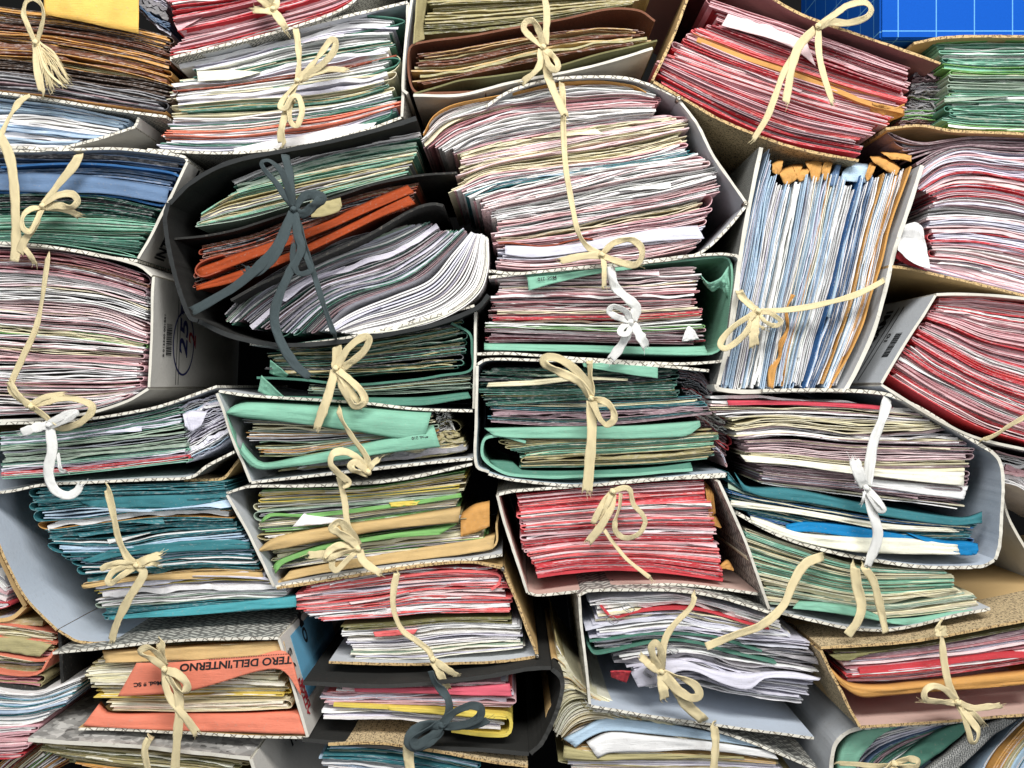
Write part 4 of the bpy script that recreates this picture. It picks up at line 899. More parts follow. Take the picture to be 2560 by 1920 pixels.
bent('card_folder', 'salmon folder curling round its right end at the left edge', 'folder', G('3 -60,1160 80,1182 170,1195 215,1180 232,1150 210,1190 175,1245 100,1258 -60,1240'), -0.004, 'salmon', th=10)
patch('card_folder', 'olive grey folder sloping over the salmon folder at the left edge', 'folder', G('3 -60,1080 100,1085 235,1115'), G('3 -60,1145 80,1165 170,1180'), 0.01, -0.004, 'khaki')
bent('file_tray', 'black wire tray side standing right of the salmon and olive bundle', 'tray', G('3 252,1060 262,1180 268,1300 262,1330 200,1325 60,1305 -60,1290'), -0.004, L(46,46,44), th=14, depth=0.25, crease=0.05)
stack('the teal and white fan at the left edge', [G('3 -60,1310 150,1330 380,1250'), G('3 -60,1350 150,1370 340,1310'), G('3 -60,1440 120,1430 270,1395'), G('3 -60,1480 80,1475 190,1450')],
      -0.01, 12, 'none6 teal2', 'white4 teal pale_blue', side='r', crumple=0.8, pitch=9, endj=0.03)
stack('the pink sheets at the bottom left corner', [G('3 -60,1490 60,1480 150,1475'), G('3 -60,1540 60,1540 130,1535'), G('3 -60,1590 40,1590 100,1585'), G('3 -60,1620 40,1618 80,1612')],
      -0.02, 7, 'pink2 coral red', 'pink2 blush white', side='r', crumple=0.6, pitch=9, endj=0.05)
stack('the leaning sheets at the bottom left corner', [G('3 -80,1720 20,1620 150,1540'), G('3 -20,1740 60,1660 190,1555'), G('3 40,1760 120,1670 215,1590'), G('3 110,1760 200,1690 310,1630')], 0.0, 10, 'lime ochre crimson2 none', 'white2 cream red crimson', pitch=8)

# ================================================================== B18 salmon bundle
b18 = binder('b18', 'herringbone patterned binder with a blue spine label round the salmon folders', [('t', G('3 232,1162 450,1138 700,1112 950,1098 1205,1094')), ('s', G('3 1208,1096 1332,1518')), ('b', G('3 1334,1524 1100,1518 800,1502 550,1490 345,1486'))], y=-0.034, outer='herring_big', inner='kraftb', edge='edge', spine_out='whiteboard')
F18 = Face((1332, 1659 + 1518), (1208, 1659 + 1096), -0.034, 'r')
face_rect('spine_label', F18, 0.28, 0.93, 0.030, 0.20, 'label_blue', b18)
text3('lettering', 'OM', F18.p(0.72, 0.085, 0.0022), F18.up(), (0, -1, 0), 0.020, 'ink', b18, bold=0.0006)
text3('lettering', 'ATTAN', F18.p(0.15, 0.018, 0.0022), F18.up(), (0, -1, 0), 0.011, 'red_ink', b18, bold=0.0004)
text3('lettering', 'DENE', F18.p(0.20, 0.027, 0.0022), F18.up(), (0, -1, 0), 0.011, 'red_ink', b18, bold=0.0004)
text3('handwritten_number', '9 S', F18.p(0.62, 0.018, 0.0022), F18.up(), (0, -1, 0), 0.018, 'ink', b18)
stack('the cream papers between the salmon folders', [G('3 450,1160 700,1140 950,1125 1180,1110'), G('3 330,1245 550,1225 800,1200 1195,1182'), G('3 370,1290 600,1285 900,1280 1222,1290'), G('3 420,1340 700,1340 1000,1330 1238,1330'), G('3 480,1410 750,1412 1000,1410 1262,1400')],
      -0.024, 17, 'none3 cream khaki', 'cream4 ivory3 white', crumple=0.8, pitch=8, endj=0.04, bands=[(0.5, 0.58, 'none teal', 'ivory'), (0.72, 0.78, 'yellow', 'ivory')])
patch('kraft_envelope', 'sand coloured envelope just under the top of the herringbone binder', 'envelope', G('3 442,1150 700,1132 950,1118 1225,1102'), G('3 455,1204 700,1196 950,1185 1238,1165'), -0.02, -0.033, 'kraft', bulge=-0.002)
sal = patch('printed_folder', 'salmon folder flap printed with upside down black capitals', 'folder', G('3 590,1205 750,1202 950,1185 1100,1175 1240,1160 1300,1330'), G('3 508,1350 600,1345 800,1330 950,1290 1120,1240 1225,1240 1300,1345'), -0.0385, -0.040, 'salmon', rows=12, crease=0.0002)
patch('card_folder', 'plain salmon folder along the floor of the herringbone binder', 'folder', G('3 435,1372 480,1415 750,1412 1000,1412 1295,1400'), G('3 356,1478 600,1490 900,1500 1322,1512'), -0.005, -0.037, 'salmon', rows=9)
def w3(px, py, y):
    q = W((px, py), y); return np.array([q[0], y, q[1]])
tdir = w3(770, 1659 + 1222, -0.04) - w3(1240, 1659 + 1188, -0.04)
text3('lettering', "TERO DELL'INTERNO", w3(1262, 1659 + 1176, -0.0403), tdir, (0, 0, -1), 0.0098, 'ink', sal, bold=0.0003, sx=1.12, shear=0.15)
text3('lettering', 'Mod. 8 SC', w3(700, 1659 + 1283, -0.0408), tdir, (0, 0, -1), 0.0052, 'ink', sal, bold=0.00015, sx=1.2)
text3('printed_line', '................................................', w3(1250, 1659 + 1163, -0.0402), tdir, (0, 0, -1), 0.008, 'ink', sal, sx=0.9)
text3('printed_mark', 'Mod. 210', w3(2212 + 192, 1190, -0.0105), (-1, 0, -0.12), (0, 0, -1), 0.0048, 'ink', mf, bold=0.0001)
text3('printed_mark', 'Mod. 210', w3(1850, 1659 + 222, -0.0135), (-1, 0, -0.10), (0, 0, -1), 0.0042, 'ink', mf2, bold=0.0001)
# B19
b19 = binder('b19', 'grey binder with a crushed white corner under the salmon bundle', [('t', G('3 128,1530 350,1545 600,1562 850,1590 1085,1612')), ('s', G('3 1088,1614 1140,1780'))], y=-0.046, outer='facet', inner='kraftb', edge='edge_plain', spine_out='whiteboard', th=0.0036)
F19 = Face((1140, 1659 + 1780), (1088, 1659 + 1614), -0.046, 'r')
text3('handwritten_number', '1N', F19.p(0.10, 0.105, 0.0024), (0, 1, 0), F19.up(), 0.040, 'ink', b19, bold=0.0003)
stack('the khaki bundle at the bottom edge', [G('3 205,1550 500,1580 800,1600 1070,1630'), G('3 200,1590 500,1625 800,1655 1000,1680'), G('3 330,1640 500,1665 800,1690 1060,1740')],
      -0.036, 9, 'olive2 khaki2 ochre', 'khaki2 ivory2 olive', crumple=1.0, pitch=8, endj=0.05)

# ================================================================== B23 / B24 / B25
b23 = binder('b23', 'kraft binder with a slanted right spine round the coral and white bundle', [('t', G('3 1200,880 1400,850 1600,815 1800,785 2020,768 2170,792')), ('s', G('3 2172,794 2240,960 2320,1165')), ('b', G('4 108,1176 0,1190 -200,1202 -450,1208 -790,1202'))], y=-0.010, outer='kraftb', inner='grey', edge='edge_tan')
corner(b23, 2172, 1659 + 796, -0.01, 8); corner(b23, 2320, 1659 + 1170, -0.01, 8)
stack('the coral and white bundle in the kraft binder', [G('3 1320,875 1500,840 1750,800 2150,790'), G('3 1290,910 1600,880 1850,850 2160,840'), G('3 1280,955 1600,935 1850,890 2190,900'), G('3 1400,1025 1600,1010 1850,990 2200,985')],
      -0.001, 15, 'none2 coral3 blush', 'white4 blush lav', side='r', crumple=1.5, pitch=7, endj=0.04, wob=0.4)
stack('the white papers low in the kraft binder', [G('3 1470,1045 1700,1030 1950,1010 2220,1010'), G('3 1500,1100 1700,1090 2000,1060 2250,1070'), G('3 1520,1185 1750,1190 2000,1170 2290,1140')],
      -0.001, 13, 'none3 khaki sage', 'white3 lav2 ivory', side='l', crumple=0.9, pitch=6.5, endj=0.03, bands=[(0, 0.15, 'olive khaki', 'khaki ivory')])
patch('card_folder', 'coral folder corner above the white papers in the kraft binder', 'folder', G('3 1612,1070 1700,1062 1805,1058'), G('3 1620,1092 1700,1088 1790,1080'), 0.0, -0.010, 'coral')
bent('card_folder', 'coral folder hooked round the right end of the crumpled white papers', 'folder', G('3 1430,868 1700,835 1950,810 2100,812 2160,830 2150,870 2120,890 2160,860'), -0.006, 'coral', th=10)
b24 = binder('b24', 'black binder with a rounded right spine round the yellow and pink folders', [('t', G('3 1312,1290 1600,1302 1850,1290 2100,1262 2280,1230 2380,1225')), ('s', G('3 2385,1226 2420,1260 2430,1310 2400,1420 2345,1540 2290,1590')), ('b', G('3 2285,1594 2100,1580 1900,1570 1600,1556 1310,1530'))], y=-0.034, outer='cloth_black', inner='cloth_black', edge='edge_black', th=0.0040)
stack('the pink and lilac papers in the black binder', [G('3 1460,1305 1700,1305 1950,1290 2180,1280'), G('3 1390,1345 1700,1340 2000,1330 2210,1330'), G('3 1430,1385 1700,1385 2000,1390 2210,1395')],
      -0.024, 9, 'none pink2 coral', 'lav3 pink2 white', side='r', crumple=1.2, pitch=7, endj=0.05)
stack('the white papers under the yellow folder', [G('3 1400,1400 1700,1402 2000,1430 2180,1460'), G('3 1400,1440 1700,1452 2000,1480 2180,1490')], -0.024, 4, 'none', 'lav2 white2', pitch=7, endj=0.03)
bent('card_folder', 'bright yellow folder hooked round its right end in the black binder', 'folder', G('3 1440,1388 1700,1398 1950,1415 2120,1430 2195,1440 2208,1475 2190,1515 2100,1515 1950,1500'), -0.030, 'yellow', th=14, crease=0.1)
patch('card_folder', 'bright yellow folder front under the pink papers in the black binder', 'folder', G('3 1680,1392 1850,1400 2050,1408 2185,1430'), G('3 1680,1410 1850,1425 2050,1440 2190,1450'), -0.02, -0.033, 'yellow')
patch('card_folder', 'wide pink folder across the top of the black binder', 'folder', G('3 1530,1310 1750,1308 2000,1300 2200,1285'), G('3 1535,1330 1750,1335 2000,1345 2212,1350'), -0.015, -0.031, L(206,92,108))
binder('b25', 'mottled tan board sloping under the black binder at the bottom edge', [('t', G('3 1420,1552 1600,1548 1750,1560 1950,1592 2110,1625 2280,1645'))], y=-0.036, outer='fabric', inner='grey', edge='edge_tan')
stack('the pale blue bundle at the bottom edge', [G('3 1420,1560 1650,1560 1900,1605 2080,1640'), G('3 1390,1610 1650,1620 1900,1660 2060,1690'), G('3 1400,1660 1650,1690 1900,1730 2060,1760')],
      -0.028, 12, 'none4 teal', 'white3 pale_blue3 sage', crumple=0.9, pitch=7, endj=0.03)

# ================================================================== B29 / B30
binder('b29', 'grey binder with upright left spine round the green bundle at the centre', [('b', G('4 925,388 780,395 600,412 350,434 200,436 0,412 -100,385')), ('s', G('1 2112,2040 2060,2010 2056,1800 2062,1580')), ('t', G('1 2062,1578 2100,1556 2212,1552 2500,1562 2900,1585 3060,1600'))], y=-0.006, inner='blue_grey')
stack('the green bundle at the centre', [G('2 -110,1590 200,1590 500,1590 720,1585'), G('2 -130,1640 200,1650 500,1645 720,1620'), G('4 -140,20 200,25 500,10 720,0'), G('4 -90,105 200,80 500,65 700,60')],
      0.004, 16, 'darkgreen4 olive green2', 'khaki2 sage darkgreen2 charcoal2', crumple=1.4, pitch=7.5, endj=0.03, wob=0.4, side='r')
stack('the plum and navy papers in the green bundle', [G('4 -80,70 200,70 500,70 800,50'), G('4 -120,120 200,135 500,120 830,100'), G('4 -110,165 200,180 500,170 850,130')], 0.004, 9, 'none plum teal charcoal cream', 'plum2 lav sage cream2 grey', pitch=7.5, endj=0.03, crumple=1.3)
stack('the lower mint papers of the green bundle', [G('4 -60,245 200,230 500,225 890,190'), G('4 50,300 200,280 500,270 880,245'), G('4 45,360 300,358 600,345 860,320')], 0.002, 14, 'mint4 green2 khaki', 'cream2 sage khaki mint', side='l', crumple=1.2, pitch=7, endj=0.03)
patch('card_folder', 'mint green folder band across the green bundle at the centre', 'folder', G('4 -120,190 0,185 200,178 500,175 810,158'), G('4 -80,222 0,232 200,236 500,236 750,225 815,182'), 0.008, -0.004, 'mint')
bent('card_folder', 'mint green folder curling round the left of the lower mint papers', 'folder', G('4 60,250 -40,225 -110,232 -130,265 -125,320 -70,365 0,392 200,402 500,392 780,368'), -0.004, 'mint', th=12, n=80, depth=0.24)
patch('card_folder', 'green folder floor under the lower mint papers', 'folder', G('4 -100,325 0,330 40,365 300,368 600,355 770,335'), G('4 -70,365 0,395 200,412 500,400 780,365'), 0.03, -0.002, 'green')
patch('card_folder', 'mint green folder flap hanging below the rounded binder', 'folder', G('2 300,1558 400,1560 520,1566 630,1572'), G('2 310,1585 400,1600 520,1620 630,1634'), 0.01, -0.010, 'mint')
patch('cream_sheet', 'cream sheet with a wavy lower edge at the top of the green bundle', 'sheet', G('2 -100,1650 100,1640 300,1625 500,1635'), G('2 -110,1672 100,1664 300,1642 500,1645'), 0.008, -0.002, 'cream')
b30 = binder('b30', 'worn binder with frayed edges round the red striped bundle', [('b', G('4 1062,905 900,882 700,862 550,866 400,874 250,895 110,912 70,902')), ('s', G('4 66,900 20,760 -30,600 -62,480')), ('t', G('4 -62,476 0,462 300,442 600,412 850,402 920,398'))], y=-0.006, inner='pinkish', outer='herring', edge='edge')
stack('the red striped bundle', [G('4 10,480 300,450 500,435 845,412'), G('4 20,545 300,520 600,505 850,490'), G('4 40,640 300,620 600,605 870,610'), G('4 55,720 300,690 600,690 890,700'), G('4 110,830 300,800 600,800 910,850')],
      0.002, 38, 'red4 pink2 coral3', 'white6 blush3 pink', side='l', crumple=1.1, pitch=6, endj=0.02, nowrap=0.2, leaf=4.2)
bent('card_folder', 'pure red folder at the very bottom of the red striped bundle', 'folder', G('4 110,832 250,812 450,798 650,808 800,828 912,848'), -0.002, 'red', th=15, crease=0.1)
for a, b, l in (('4 845,560 880,570 905,620', '4 845,590 870,610 900,622', 'upper ochre envelope corner right of the red striped bundle'), ('4 890,790 930,760 958,800', '4 890,800 925,800 958,808', 'lower ochre envelope corner right of the red striped bundle'), ('4 830,420 850,440 870,470', '4 850,560 860,570 880,560', 'narrow ochre envelope edge behind the red striped bundle')):
    patch('kraft_envelope', l, 'envelope', G(a), G(b), 0.01, 0.004, 'ochre')
stack('the loose grey papers between the centre bundles', [G('2 720,1575 800,1600 860,1660'), G('4 720,0 800,20 865,60'), G('4 780,120 850,160 925,180'), G('4 870,290 900,300 925,360')], 0.03, 12, 'none2 plum pink red', 'plum2 grey2 white lav', pitch=7, endj=0.08, crumple=1.5)

# ================================================================== B31 / B32
binder('b31', 'large pale blue lined binder with rounded right spine at the lower right', [('t', G('4 1080,30 1350,28 1600,42 1750,100 1900,190 2060,285')), ('s', G('4 2062,288 2100,330 2114,400 2112,550 2100,690 2080,755')), ('b', G('4 2078,758 2020,785 1800,790 1600,768 1400,730 1200,670 1080,618 975,560'))], y=-0.012, inner='blue_grey', outer='check', edge='edge', th=0.0032)
stack('the mixed bundle at the lower right', [G('4 860,50 1100,55 1400,70 1750,110'), G('4 870,120 1100,110 1400,120 1800,150'), G('4 960,195 1200,180 1500,215 1860,190'), G('4 980,240 1200,225 1500,255 1980,270')],
      -0.002, 16, 'none6 plum cream', 'white3 cream2 blush grey', side='r', crumple=1.3, pitch=7, endj=0.03, wob=0.4)
stack('the plum and cream papers in the mixed bundle', [G('4 980,245 1200,240 1500,265 1980,275'), G('4 1000,310 1200,320 1500,350 1960,345'), G('4 1060,360 1200,380 1500,400 1950,420'), G('4 1040,430 1300,460 1600,500 1960,545')],
      -0.002, 17, 'none4 plum3 cream', 'plum2 lav2 cream2 white2 blush', side='r', crumple=1.1, pitch=7, endj=0.03)
stack('the teal and blue papers in the mixed bundle', [G('4 940,390 1000,450 1300,500 1700,560 2020,610'), G('4 950,480 1200,530 1600,590 1990,625'), G('4 960,525 1300,590 1600,640 1990,650'), G('4 1050,600 1300,670 1600,720 1960,740')],
      -0.001, 10, 'teal3 cream none blue', 'ivory3 sage teal cream', side='r', crumple=1.2, pitch=8, endj=0.03)
patch('card_folder', 'teal folder rising to a point at the right of the mixed bundle', 'folder', G('4 960,380 1010,440 1200,450 1500,510 1800,560 1950,575 2030,550'), G('4 1000,460 1100,490 1300,515 1600,570 1900,610 2030,602'), 0.0, -0.010, 'teal')
patch('cream_envelope', 'long cream envelope crossing the middle of the mixed bundle', 'envelope', G('4 985,305 1150,318 1400,345 1650,370 1955,375'), G('4 1010,335 1200,350 1450,385 1700,415 1950,440'), 0.0, -0.012, 'ivory')
patch('crumpled_sheet', 'crumpled off white sheet above the blue folder in the mixed bundle', 'sheet', G('4 945,500 1100,520 1300,550 1600,600 1900,622'), G('4 945,530 1100,545 1300,572 1600,625 1930,638'), 0.0, -0.010, 'ivory', crease=0.003)
patch('card_folder', 'bright blue folder above the long ivory envelope at the lower right', 'folder', G('4 1180,605 1280,588 1500,610 1750,655 2000,700'), G('4 1190,640 1300,640 1500,665 1800,710 2015,722'), 0.004, -0.010, L(10,116,170))
patch('card_folder', 'bright blue folder end curling at the right of the ivory envelope', 'folder', G('4 1700,640 1850,672 1960,678 2012,690'), G('4 1900,735 1950,740 2000,738 2015,720'), -0.006, -0.014, L(10,116,170))
patch('cream_envelope', 'long ivory envelope along the floor of the pale blue lined binder', 'envelope', G('4 1030,570 1100,590 1250,640 1500,655 1700,660 1920,685'), G('4 1035,598 1150,650 1300,695 1500,725 1700,735 1935,735'), -0.004, -0.016, 'ivory', crease=0.0016)
patch('white_sheet', 'large white letter with a torn corner low in the mixed bundle', 'sheet', G('4 1480,400 1700,420 1970,440'), G('4 1480,430 1700,465 1950,500'), 0.002, -0.006, 'white')
patch('card_folder', 'small rose red folder under the top papers of the mixed bundle', 'folder', G('4 930,70 1200,72 1500,85 1650,100'), G('4 935,92 1200,90 1500,105 1600,110'), 0.002, -0.005, L(196,70,84))
binder('b32', 'white binder leaning left round the mint and cream bundle at the lower right', [('b', G('4 2058,968 1900,1000 1750,1038 1600,1060 1450,1050 1300,1018 1112,975')), ('s', G('4 1108,970 1050,810 990,640 890,420'))], y=-0.018, inner='grey', outer='herring_big')
stack('the mint and cream bundle at the lower right', [G('4 1000,620 1200,690 1500,780 1880,810'), G('4 1010,700 1200,760 1500,830 1900,830'), G('4 1040,780 1200,820 1500,880 1900,870'), G('4 1080,870 1300,910 1600,950 1980,900'), G('4 1110,950 1300,965 1600,1010 2030,965')],
      -0.006, 30, 'mint5 sage2 cream3', 'cream3 sage2 ivory2 mint white', side='l', crumple=1.2, pitch=6.5, endj=0.02, bands=[(0.55, 1, 'cream3 sage none', 'ivory3 cream3 khaki sage')])
patch('card_folder', 'mint green folder front below the mint and cream bundle', 'folder', G('4 1240,935 1350,942 1480,960 1600,1005'), G('4 1212,970 1350,985 1480,1005 1640,1032'), -0.005, -0.022, 'mint')
patch('card_folder', 'mint green folder corner under the right of the mint and cream bundle', 'folder', G('4 1620,1015 1750,1005 1880,985 2000,970'), G('4 1600,1030 1740,1040 1850,1015 1960,990'), 0.0, -0.020, 'mint')
# right edge fillers
stack('the small white bundle at the far right edge', [G('4 2080,280 2150,300 2290,330'), G('4 2120,360 2180,370 2290,400'), G('4 2110,420 2180,440 2290,500')], 0.02, 9, 'none3 pink', 'white3 lav2 pink', crumple=1.4, pitch=7)
binder('b39', 'plain grey board standing at the far right edge', [('s', G('4 2105,450 2150,600 2290,830'))], y=0.05, outer='grey', inner='grey', edge='edge_plain')

# ================================================================== B33 / B34 / B35 / B36 / B37
b34 = binder('b34', 'mottled tan cloth binder round the pink and orange bundle at the lower right corner', [('t', G('4 1330,1138 1600,1122 1800,1100 2000,1062 2290,1002')), ('b', G('4 2290,1418 2100,1432 1900,1452 1700,1466 1500,1478')), ('s', G('4 1497,1476 1420,1330 1330,1150'))], y=-0.036, outer='fabric_strip', inner='pinkish', edge='edge_tan')
stack('the pink bundle in the mottled tan binder', [G('4 1380,1155 1600,1150 1850,1110 2290,1030'), G('4 1430,1190 1600,1180 1850,1150 2290,1080'), G('4 1460,1240 1650,1225 1900,1200 2290,1150'), G('4 1440,1285 1650,1280 1900,1250 2290,1190')],
      -0.026, 14, 'red2 rose3 plum none', 'lav3 blush2 white pink', side='l', crumple=0.9, pitch=7, endj=0.02, bands=[(0, 0.25, 'olive plum', 'grey2 plum')])
bent('card_folder', 'bright red folder across the middle of the mottled tan binder', 'folder', G('4 1500,1240 1700,1222 1900,1200 2100,1175 2290,1168'), -0.030, 'red', th=20, crease=0.08)
patch('kraft_envelope', 'large orange ochre envelope along the pink bundle in the mottled tan binder', 'envelope', G('4 1365,1215 1450,1285 1600,1295 1800,1275 2000,1255 2290,1225'), G('4 1420,1300 1500,1350 1600,1350 1800,1330 2000,1315 2290,1290'), -0.020, -0.036, 'ochre', bulge=0.003, crease=0.0014)
patch('olive_sheet', 'olive green sheet sagging at the upper left of the mottled tan binder', 'sheet', G('4 1365,1165 1500,1155 1650,1145'), G('4 1400,1190 1450,1195 1520,1170'), -0.02, -0.034, 'olive')
b33 = binder('b33', 'white binder with a straight left spine round the wavy white papers', [('b', G('4 1300,1525 1150,1505 950,1480 750,1452 550,1422 340,1386')), ('s', G('4 336,1380 316,1200 300,1050 288,918')), ('t', G('4 288,912 330,892 500,885 700,890 900,920 1110,985'))], y=-0.022, inner='blue_grey', outer='herring_big')
stack('the wavy white papers at the lower middle', [G('4 340,930 500,915 700,905 900,950 1150,1020'), G('4 380,990 550,970 750,975 950,1020 1170,1060'), G('4 330,1060 500,1040 700,1020 900,1060 1250,1090'), G('4 330,1125 500,1110 700,1090 900,1120 1290,1150'), G('4 420,1190 550,1170 750,1150 950,1190 1320,1240'), G('4 540,1290 650,1250 800,1220 1000,1290 1280,1330'), G('4 600,1310 750,1300 900,1330 1270,1380')],
      -0.012, 26, 'none', 'lav4 white5 cream grey2', side='l', crumple=1.5, pitch=7, endj=0.05, wob=0.45)
patch('large_letter', 'large bent white letter in the lower part of the wavy white papers', 'letter', G('4 510,1240 600,1190 720,1185 850,1225 1000,1240 1200,1240 1335,1270'), G('4 545,1310 640,1290 720,1240 800,1245 900,1290 1020,1320 1100,1270 1325,1280'), 0.0, -0.026, 'lav')
patch('card_folder', 'red folder end poking out below the wavy white papers', 'folder', G('4 425,1240 470,1238 515,1240'), G('4 428,1265 465,1280 495,1290'), -0.018, -0.010, 'red')
bent('card_folder', 'red folder waving through the upper wavy white papers', 'folder', G('4 385,960 440,1010 550,985 700,970 850,985 1000,1030 1110,1058'), -0.018, 'red', th=8)
bent('card_folder', 'upper green folder waving through the wavy white papers', 'folder', G('4 335,1110 450,1095 600,1080 750,1080 900,1100 1080,1155'), -0.018, 'green', th=8)
bent('card_folder', 'lower green folder waving through the wavy white papers', 'folder', G('4 330,1130 360,1165 450,1150 650,1110 800,1120 950,1160 1140,1205'), -0.018, 'green', th=9)
def clip_at(x, y_, yd, ang=1.0, size=0.008):
    mb = MB(); c = w3(x, y_, yd); pts = np.array([(0, 0), (0, 1), (.35, 1.1), (.7, 1), (.7, -.1), (.45, -.2), (.2, 0), (.2, .8)]) * size
    ca, sa = math.cos(ang), math.sin(ang); q = catmull(pts, 40); n = 40
    P = np.stack([c[0] + q[:, 0] * ca - q[:, 1] * sa, np.full(n, c[1]), c[2] + q[:, 0] * sa + q[:, 1] * ca], 1)
    th = np.linspace(0, 2 * np.pi, 6); V = np.zeros((6, n, 3)); T = np.gradient(P, axis=0); T /= np.linalg.norm(T, axis=1)[:, None]; A = np.cross(T, (0, 1, 0)); B = np.tile((0, 1.0, 0), (n, 1))
    for k in range(6): V[k] = P + (A * math.cos(th[k]) + B * math.sin(th[k])) * 0.0004
    shell(mb, V, 0.0001); return mb.build('paper_clip', M['metal'], smooth=True)
for x, y_, l in ((2212 + 440, 1659 + 1040, 'steel paper clip on the left of the wavy white papers'), (2212 + 510, 1659 + 990, 'steel paper clip on the red folder of the wavy white papers'), (2212 + 700, 1659 + 1170, 'steel paper clip near the middle of the wavy white papers'), (2212 + 600, 1659 + 1270, 'steel paper clip on the large bent white letter')):
    tag(clip_at(x, y_, -0.0275), l, 'paper clip', 'paper clips on the wavy white papers')
binder('b35', 'dash patterned board sloping under the wavy white papers', [('t', G('4 365,1402 550,1430 800,1475 1050,1550 1320,1662'))], y=-0.014, outer='herring_big', inner='grey', edge='edge')
stack('the cream fan of curved sheets at the bottom', [G('4 190,1100 240,1230 300,1380 340,1420'), G('4 200,1290 260,1300 330,1350 600,1460'), G('4 165,1480 215,1350 320,1330 500,1410 900,1540'), G('4 185,1520 240,1420 330,1390 600,1470 1100,1600'), G('4 215,1560 300,1510 450,1490 700,1540 1150,1640')],
      -0.004, 18, 'none5 kraft', 'ivory3 cream3 white2 khaki', side='l', crumple=0.5, pitch=8, endj=0.02, wob=0.3)
stack('the grid paper ledgers at the bottom edge', [G('4 230,1555 400,1560 700,1580 1150,1630'), G('4 215,1620 500,1628 800,1622 1150,1640'), G('4 250,1640 500,1645 900,1655 1200,1670'), G('4 260,1700 500,1700 900,1710 1250,1720')],
      -0.006, 7, 'khaki2 kraft', 'ivory2 white3 lav', side='l', crumple=0.6, pitch=8, endj=0.03)
patch('ledger_cover', 'khaki squared paper ledger cover at the bottom edge', 'ledger', G('4 225,1560 400,1590 700,1595 1000,1610'), G('4 220,1618 450,1625 750,1618 1005,1618'), -0.004, -0.012, 'khaki')
patch('curved_page', 'large pale blue page arching over the bottom edge ledgers', 'page', G('4 220,1530 300,1490 400,1440 550,1450 750,1480 1000,1530'), G('4 275,1570 330,1530 420,1500 600,1510 800,1530 1080,1570'), -0.004, -0.010, 'pale_blue')
patch('curved_page', 'large white page with a ragged left end above the ledgers', 'page', G('4 320,1545 430,1500 600,1515 800,1535 1120,1580'), G('4 372,1618 420,1595 600,1590 800,1580 1150,1620'), -0.006, -0.014, 'white')
b36 = binder('b36', 'smooth grey binder with a metal ring hole at the bottom right', [('s', G('4 1372,1760 1380,1620 1400,1545 1450,1500 1505,1482')), ('t', G('4 1505,1480 1700,1468 1900,1455 2130,1425'))], y=-0.016, outer='grey', inner='herring_big', edge='edge', depth=0.30, th=0.004)
stack('the lilac papers slanting in the smooth grey binder', [G('4 1400,1740 1440,1560 1560,1500 1830,1450'), G('4 1470,1740 1520,1620 1650,1540 1880,1470'), G('4 1560,1740 1660,1640 1780,1560 1960,1480')], 0.004, 10, 'none3 green', 'lav3 plum white steel', crumple=0.4, pitch=9, endj=0.02)
patch('card_folder', 'mint green folder inside the curve of the smooth grey binder', 'folder', G('4 1390,1740 1410,1560 1500,1490 1700,1470'), G('4 1470,1740 1500,1620 1570,1540 1640,1490'), 0.0, -0.008, 'mint')
patch('card_folder', 'green folder slanting up right inside the smooth grey binder', 'folder', G('4 1640,1640 1750,1550 1850,1490 1980,1452'), G('4 1720,1680 1850,1590 1950,1510 2000,1455'), 0.0, -0.008, 'green')
patch('board_flap', 'houndstooth patterned board flap at the bottom right', 'board', G('4 1730,1700 1850,1610 1980,1500 2100,1445'), G('4 1850,1740 1950,1640 2080,1520 2180,1450'), -0.004, -0.014, 'white', th=0.002, mat='herring_fine')
bent('board_cover', 'dark rolled board beside the striped papers in the bottom right corner', 'board', G('4 1960,1740 1890,1660 1900,1600 1980,1560 2080,1490 2180,1440 2290,1400'), -0.006, L(44,48,50), th=22, depth=0.24, crease=0.1)
stack('the striped papers in the bottom right corner', [G('4 1980,1760 2060,1600 2200,1440 2290,1380'), G('4 2060,1760 2130,1620 2212,1510 2290,1440'), G('4 2180,1780 2210,1680 2250,1620 2290,1580')], 0.0, 12, 'ochre2 teal khaki pale_blue', 'ivory white pale_blue ochre', crumple=0.4, pitch=9, endj=0.02, leaf=7)

flush_papers()

# ================================================================== TAPES
q = lambda s: G(s)
tape('cream tape with a frayed tassel on the brown envelope bundle at the top left', -0.012, kn=[(155, 185)], loops=[(G('1 150,180 120,110 102,60 112,10 145,-6 178,20 188,70 178,120 160,180'), 0.55)],
     tails=[(G('1 150,190 160,300 190,430'), 0.8, dict(wrap1=True)), (G('1 165,190 195,290 225,385'), 0.6), (G('1 160,190 210,270 295,365'), 0.35), (G('1 165,190 200,300 270,370'), 0.3), (G('1 170,180 240,250 290,340'), 0.25), (G('1 165,195 185,300 235,360'), 0.3), (G('1 172,185 225,220 262,270'), 0.2)]
     + [(np.array([[160 + i, 200], [175 + 5 * i + 6 * math.sin(i * 2.3), 255 + 4 * (i % 3)], [190 + 7.5 * i + 8 * math.sin(i * 1.7), 372 - 3.2 * i + 9 * math.cos(i * 2.9)]]), 0.09) for i in range(15)])
tape('cream tape bow on the red bundle at the top edge', -0.014, kn=[(1180, 40)], loops=[(G('1 1175,35 1140,10 1110,-20 1150,-40 1180,30'), 0.8)], tails=[(G('1 1180,45 1210,85 1238,130'), 0.9), (G('1 1178,50 1140,45 1095,42'), 0.9), (G('1 1182,40 1195,15 1190,-20'), 0.7)])
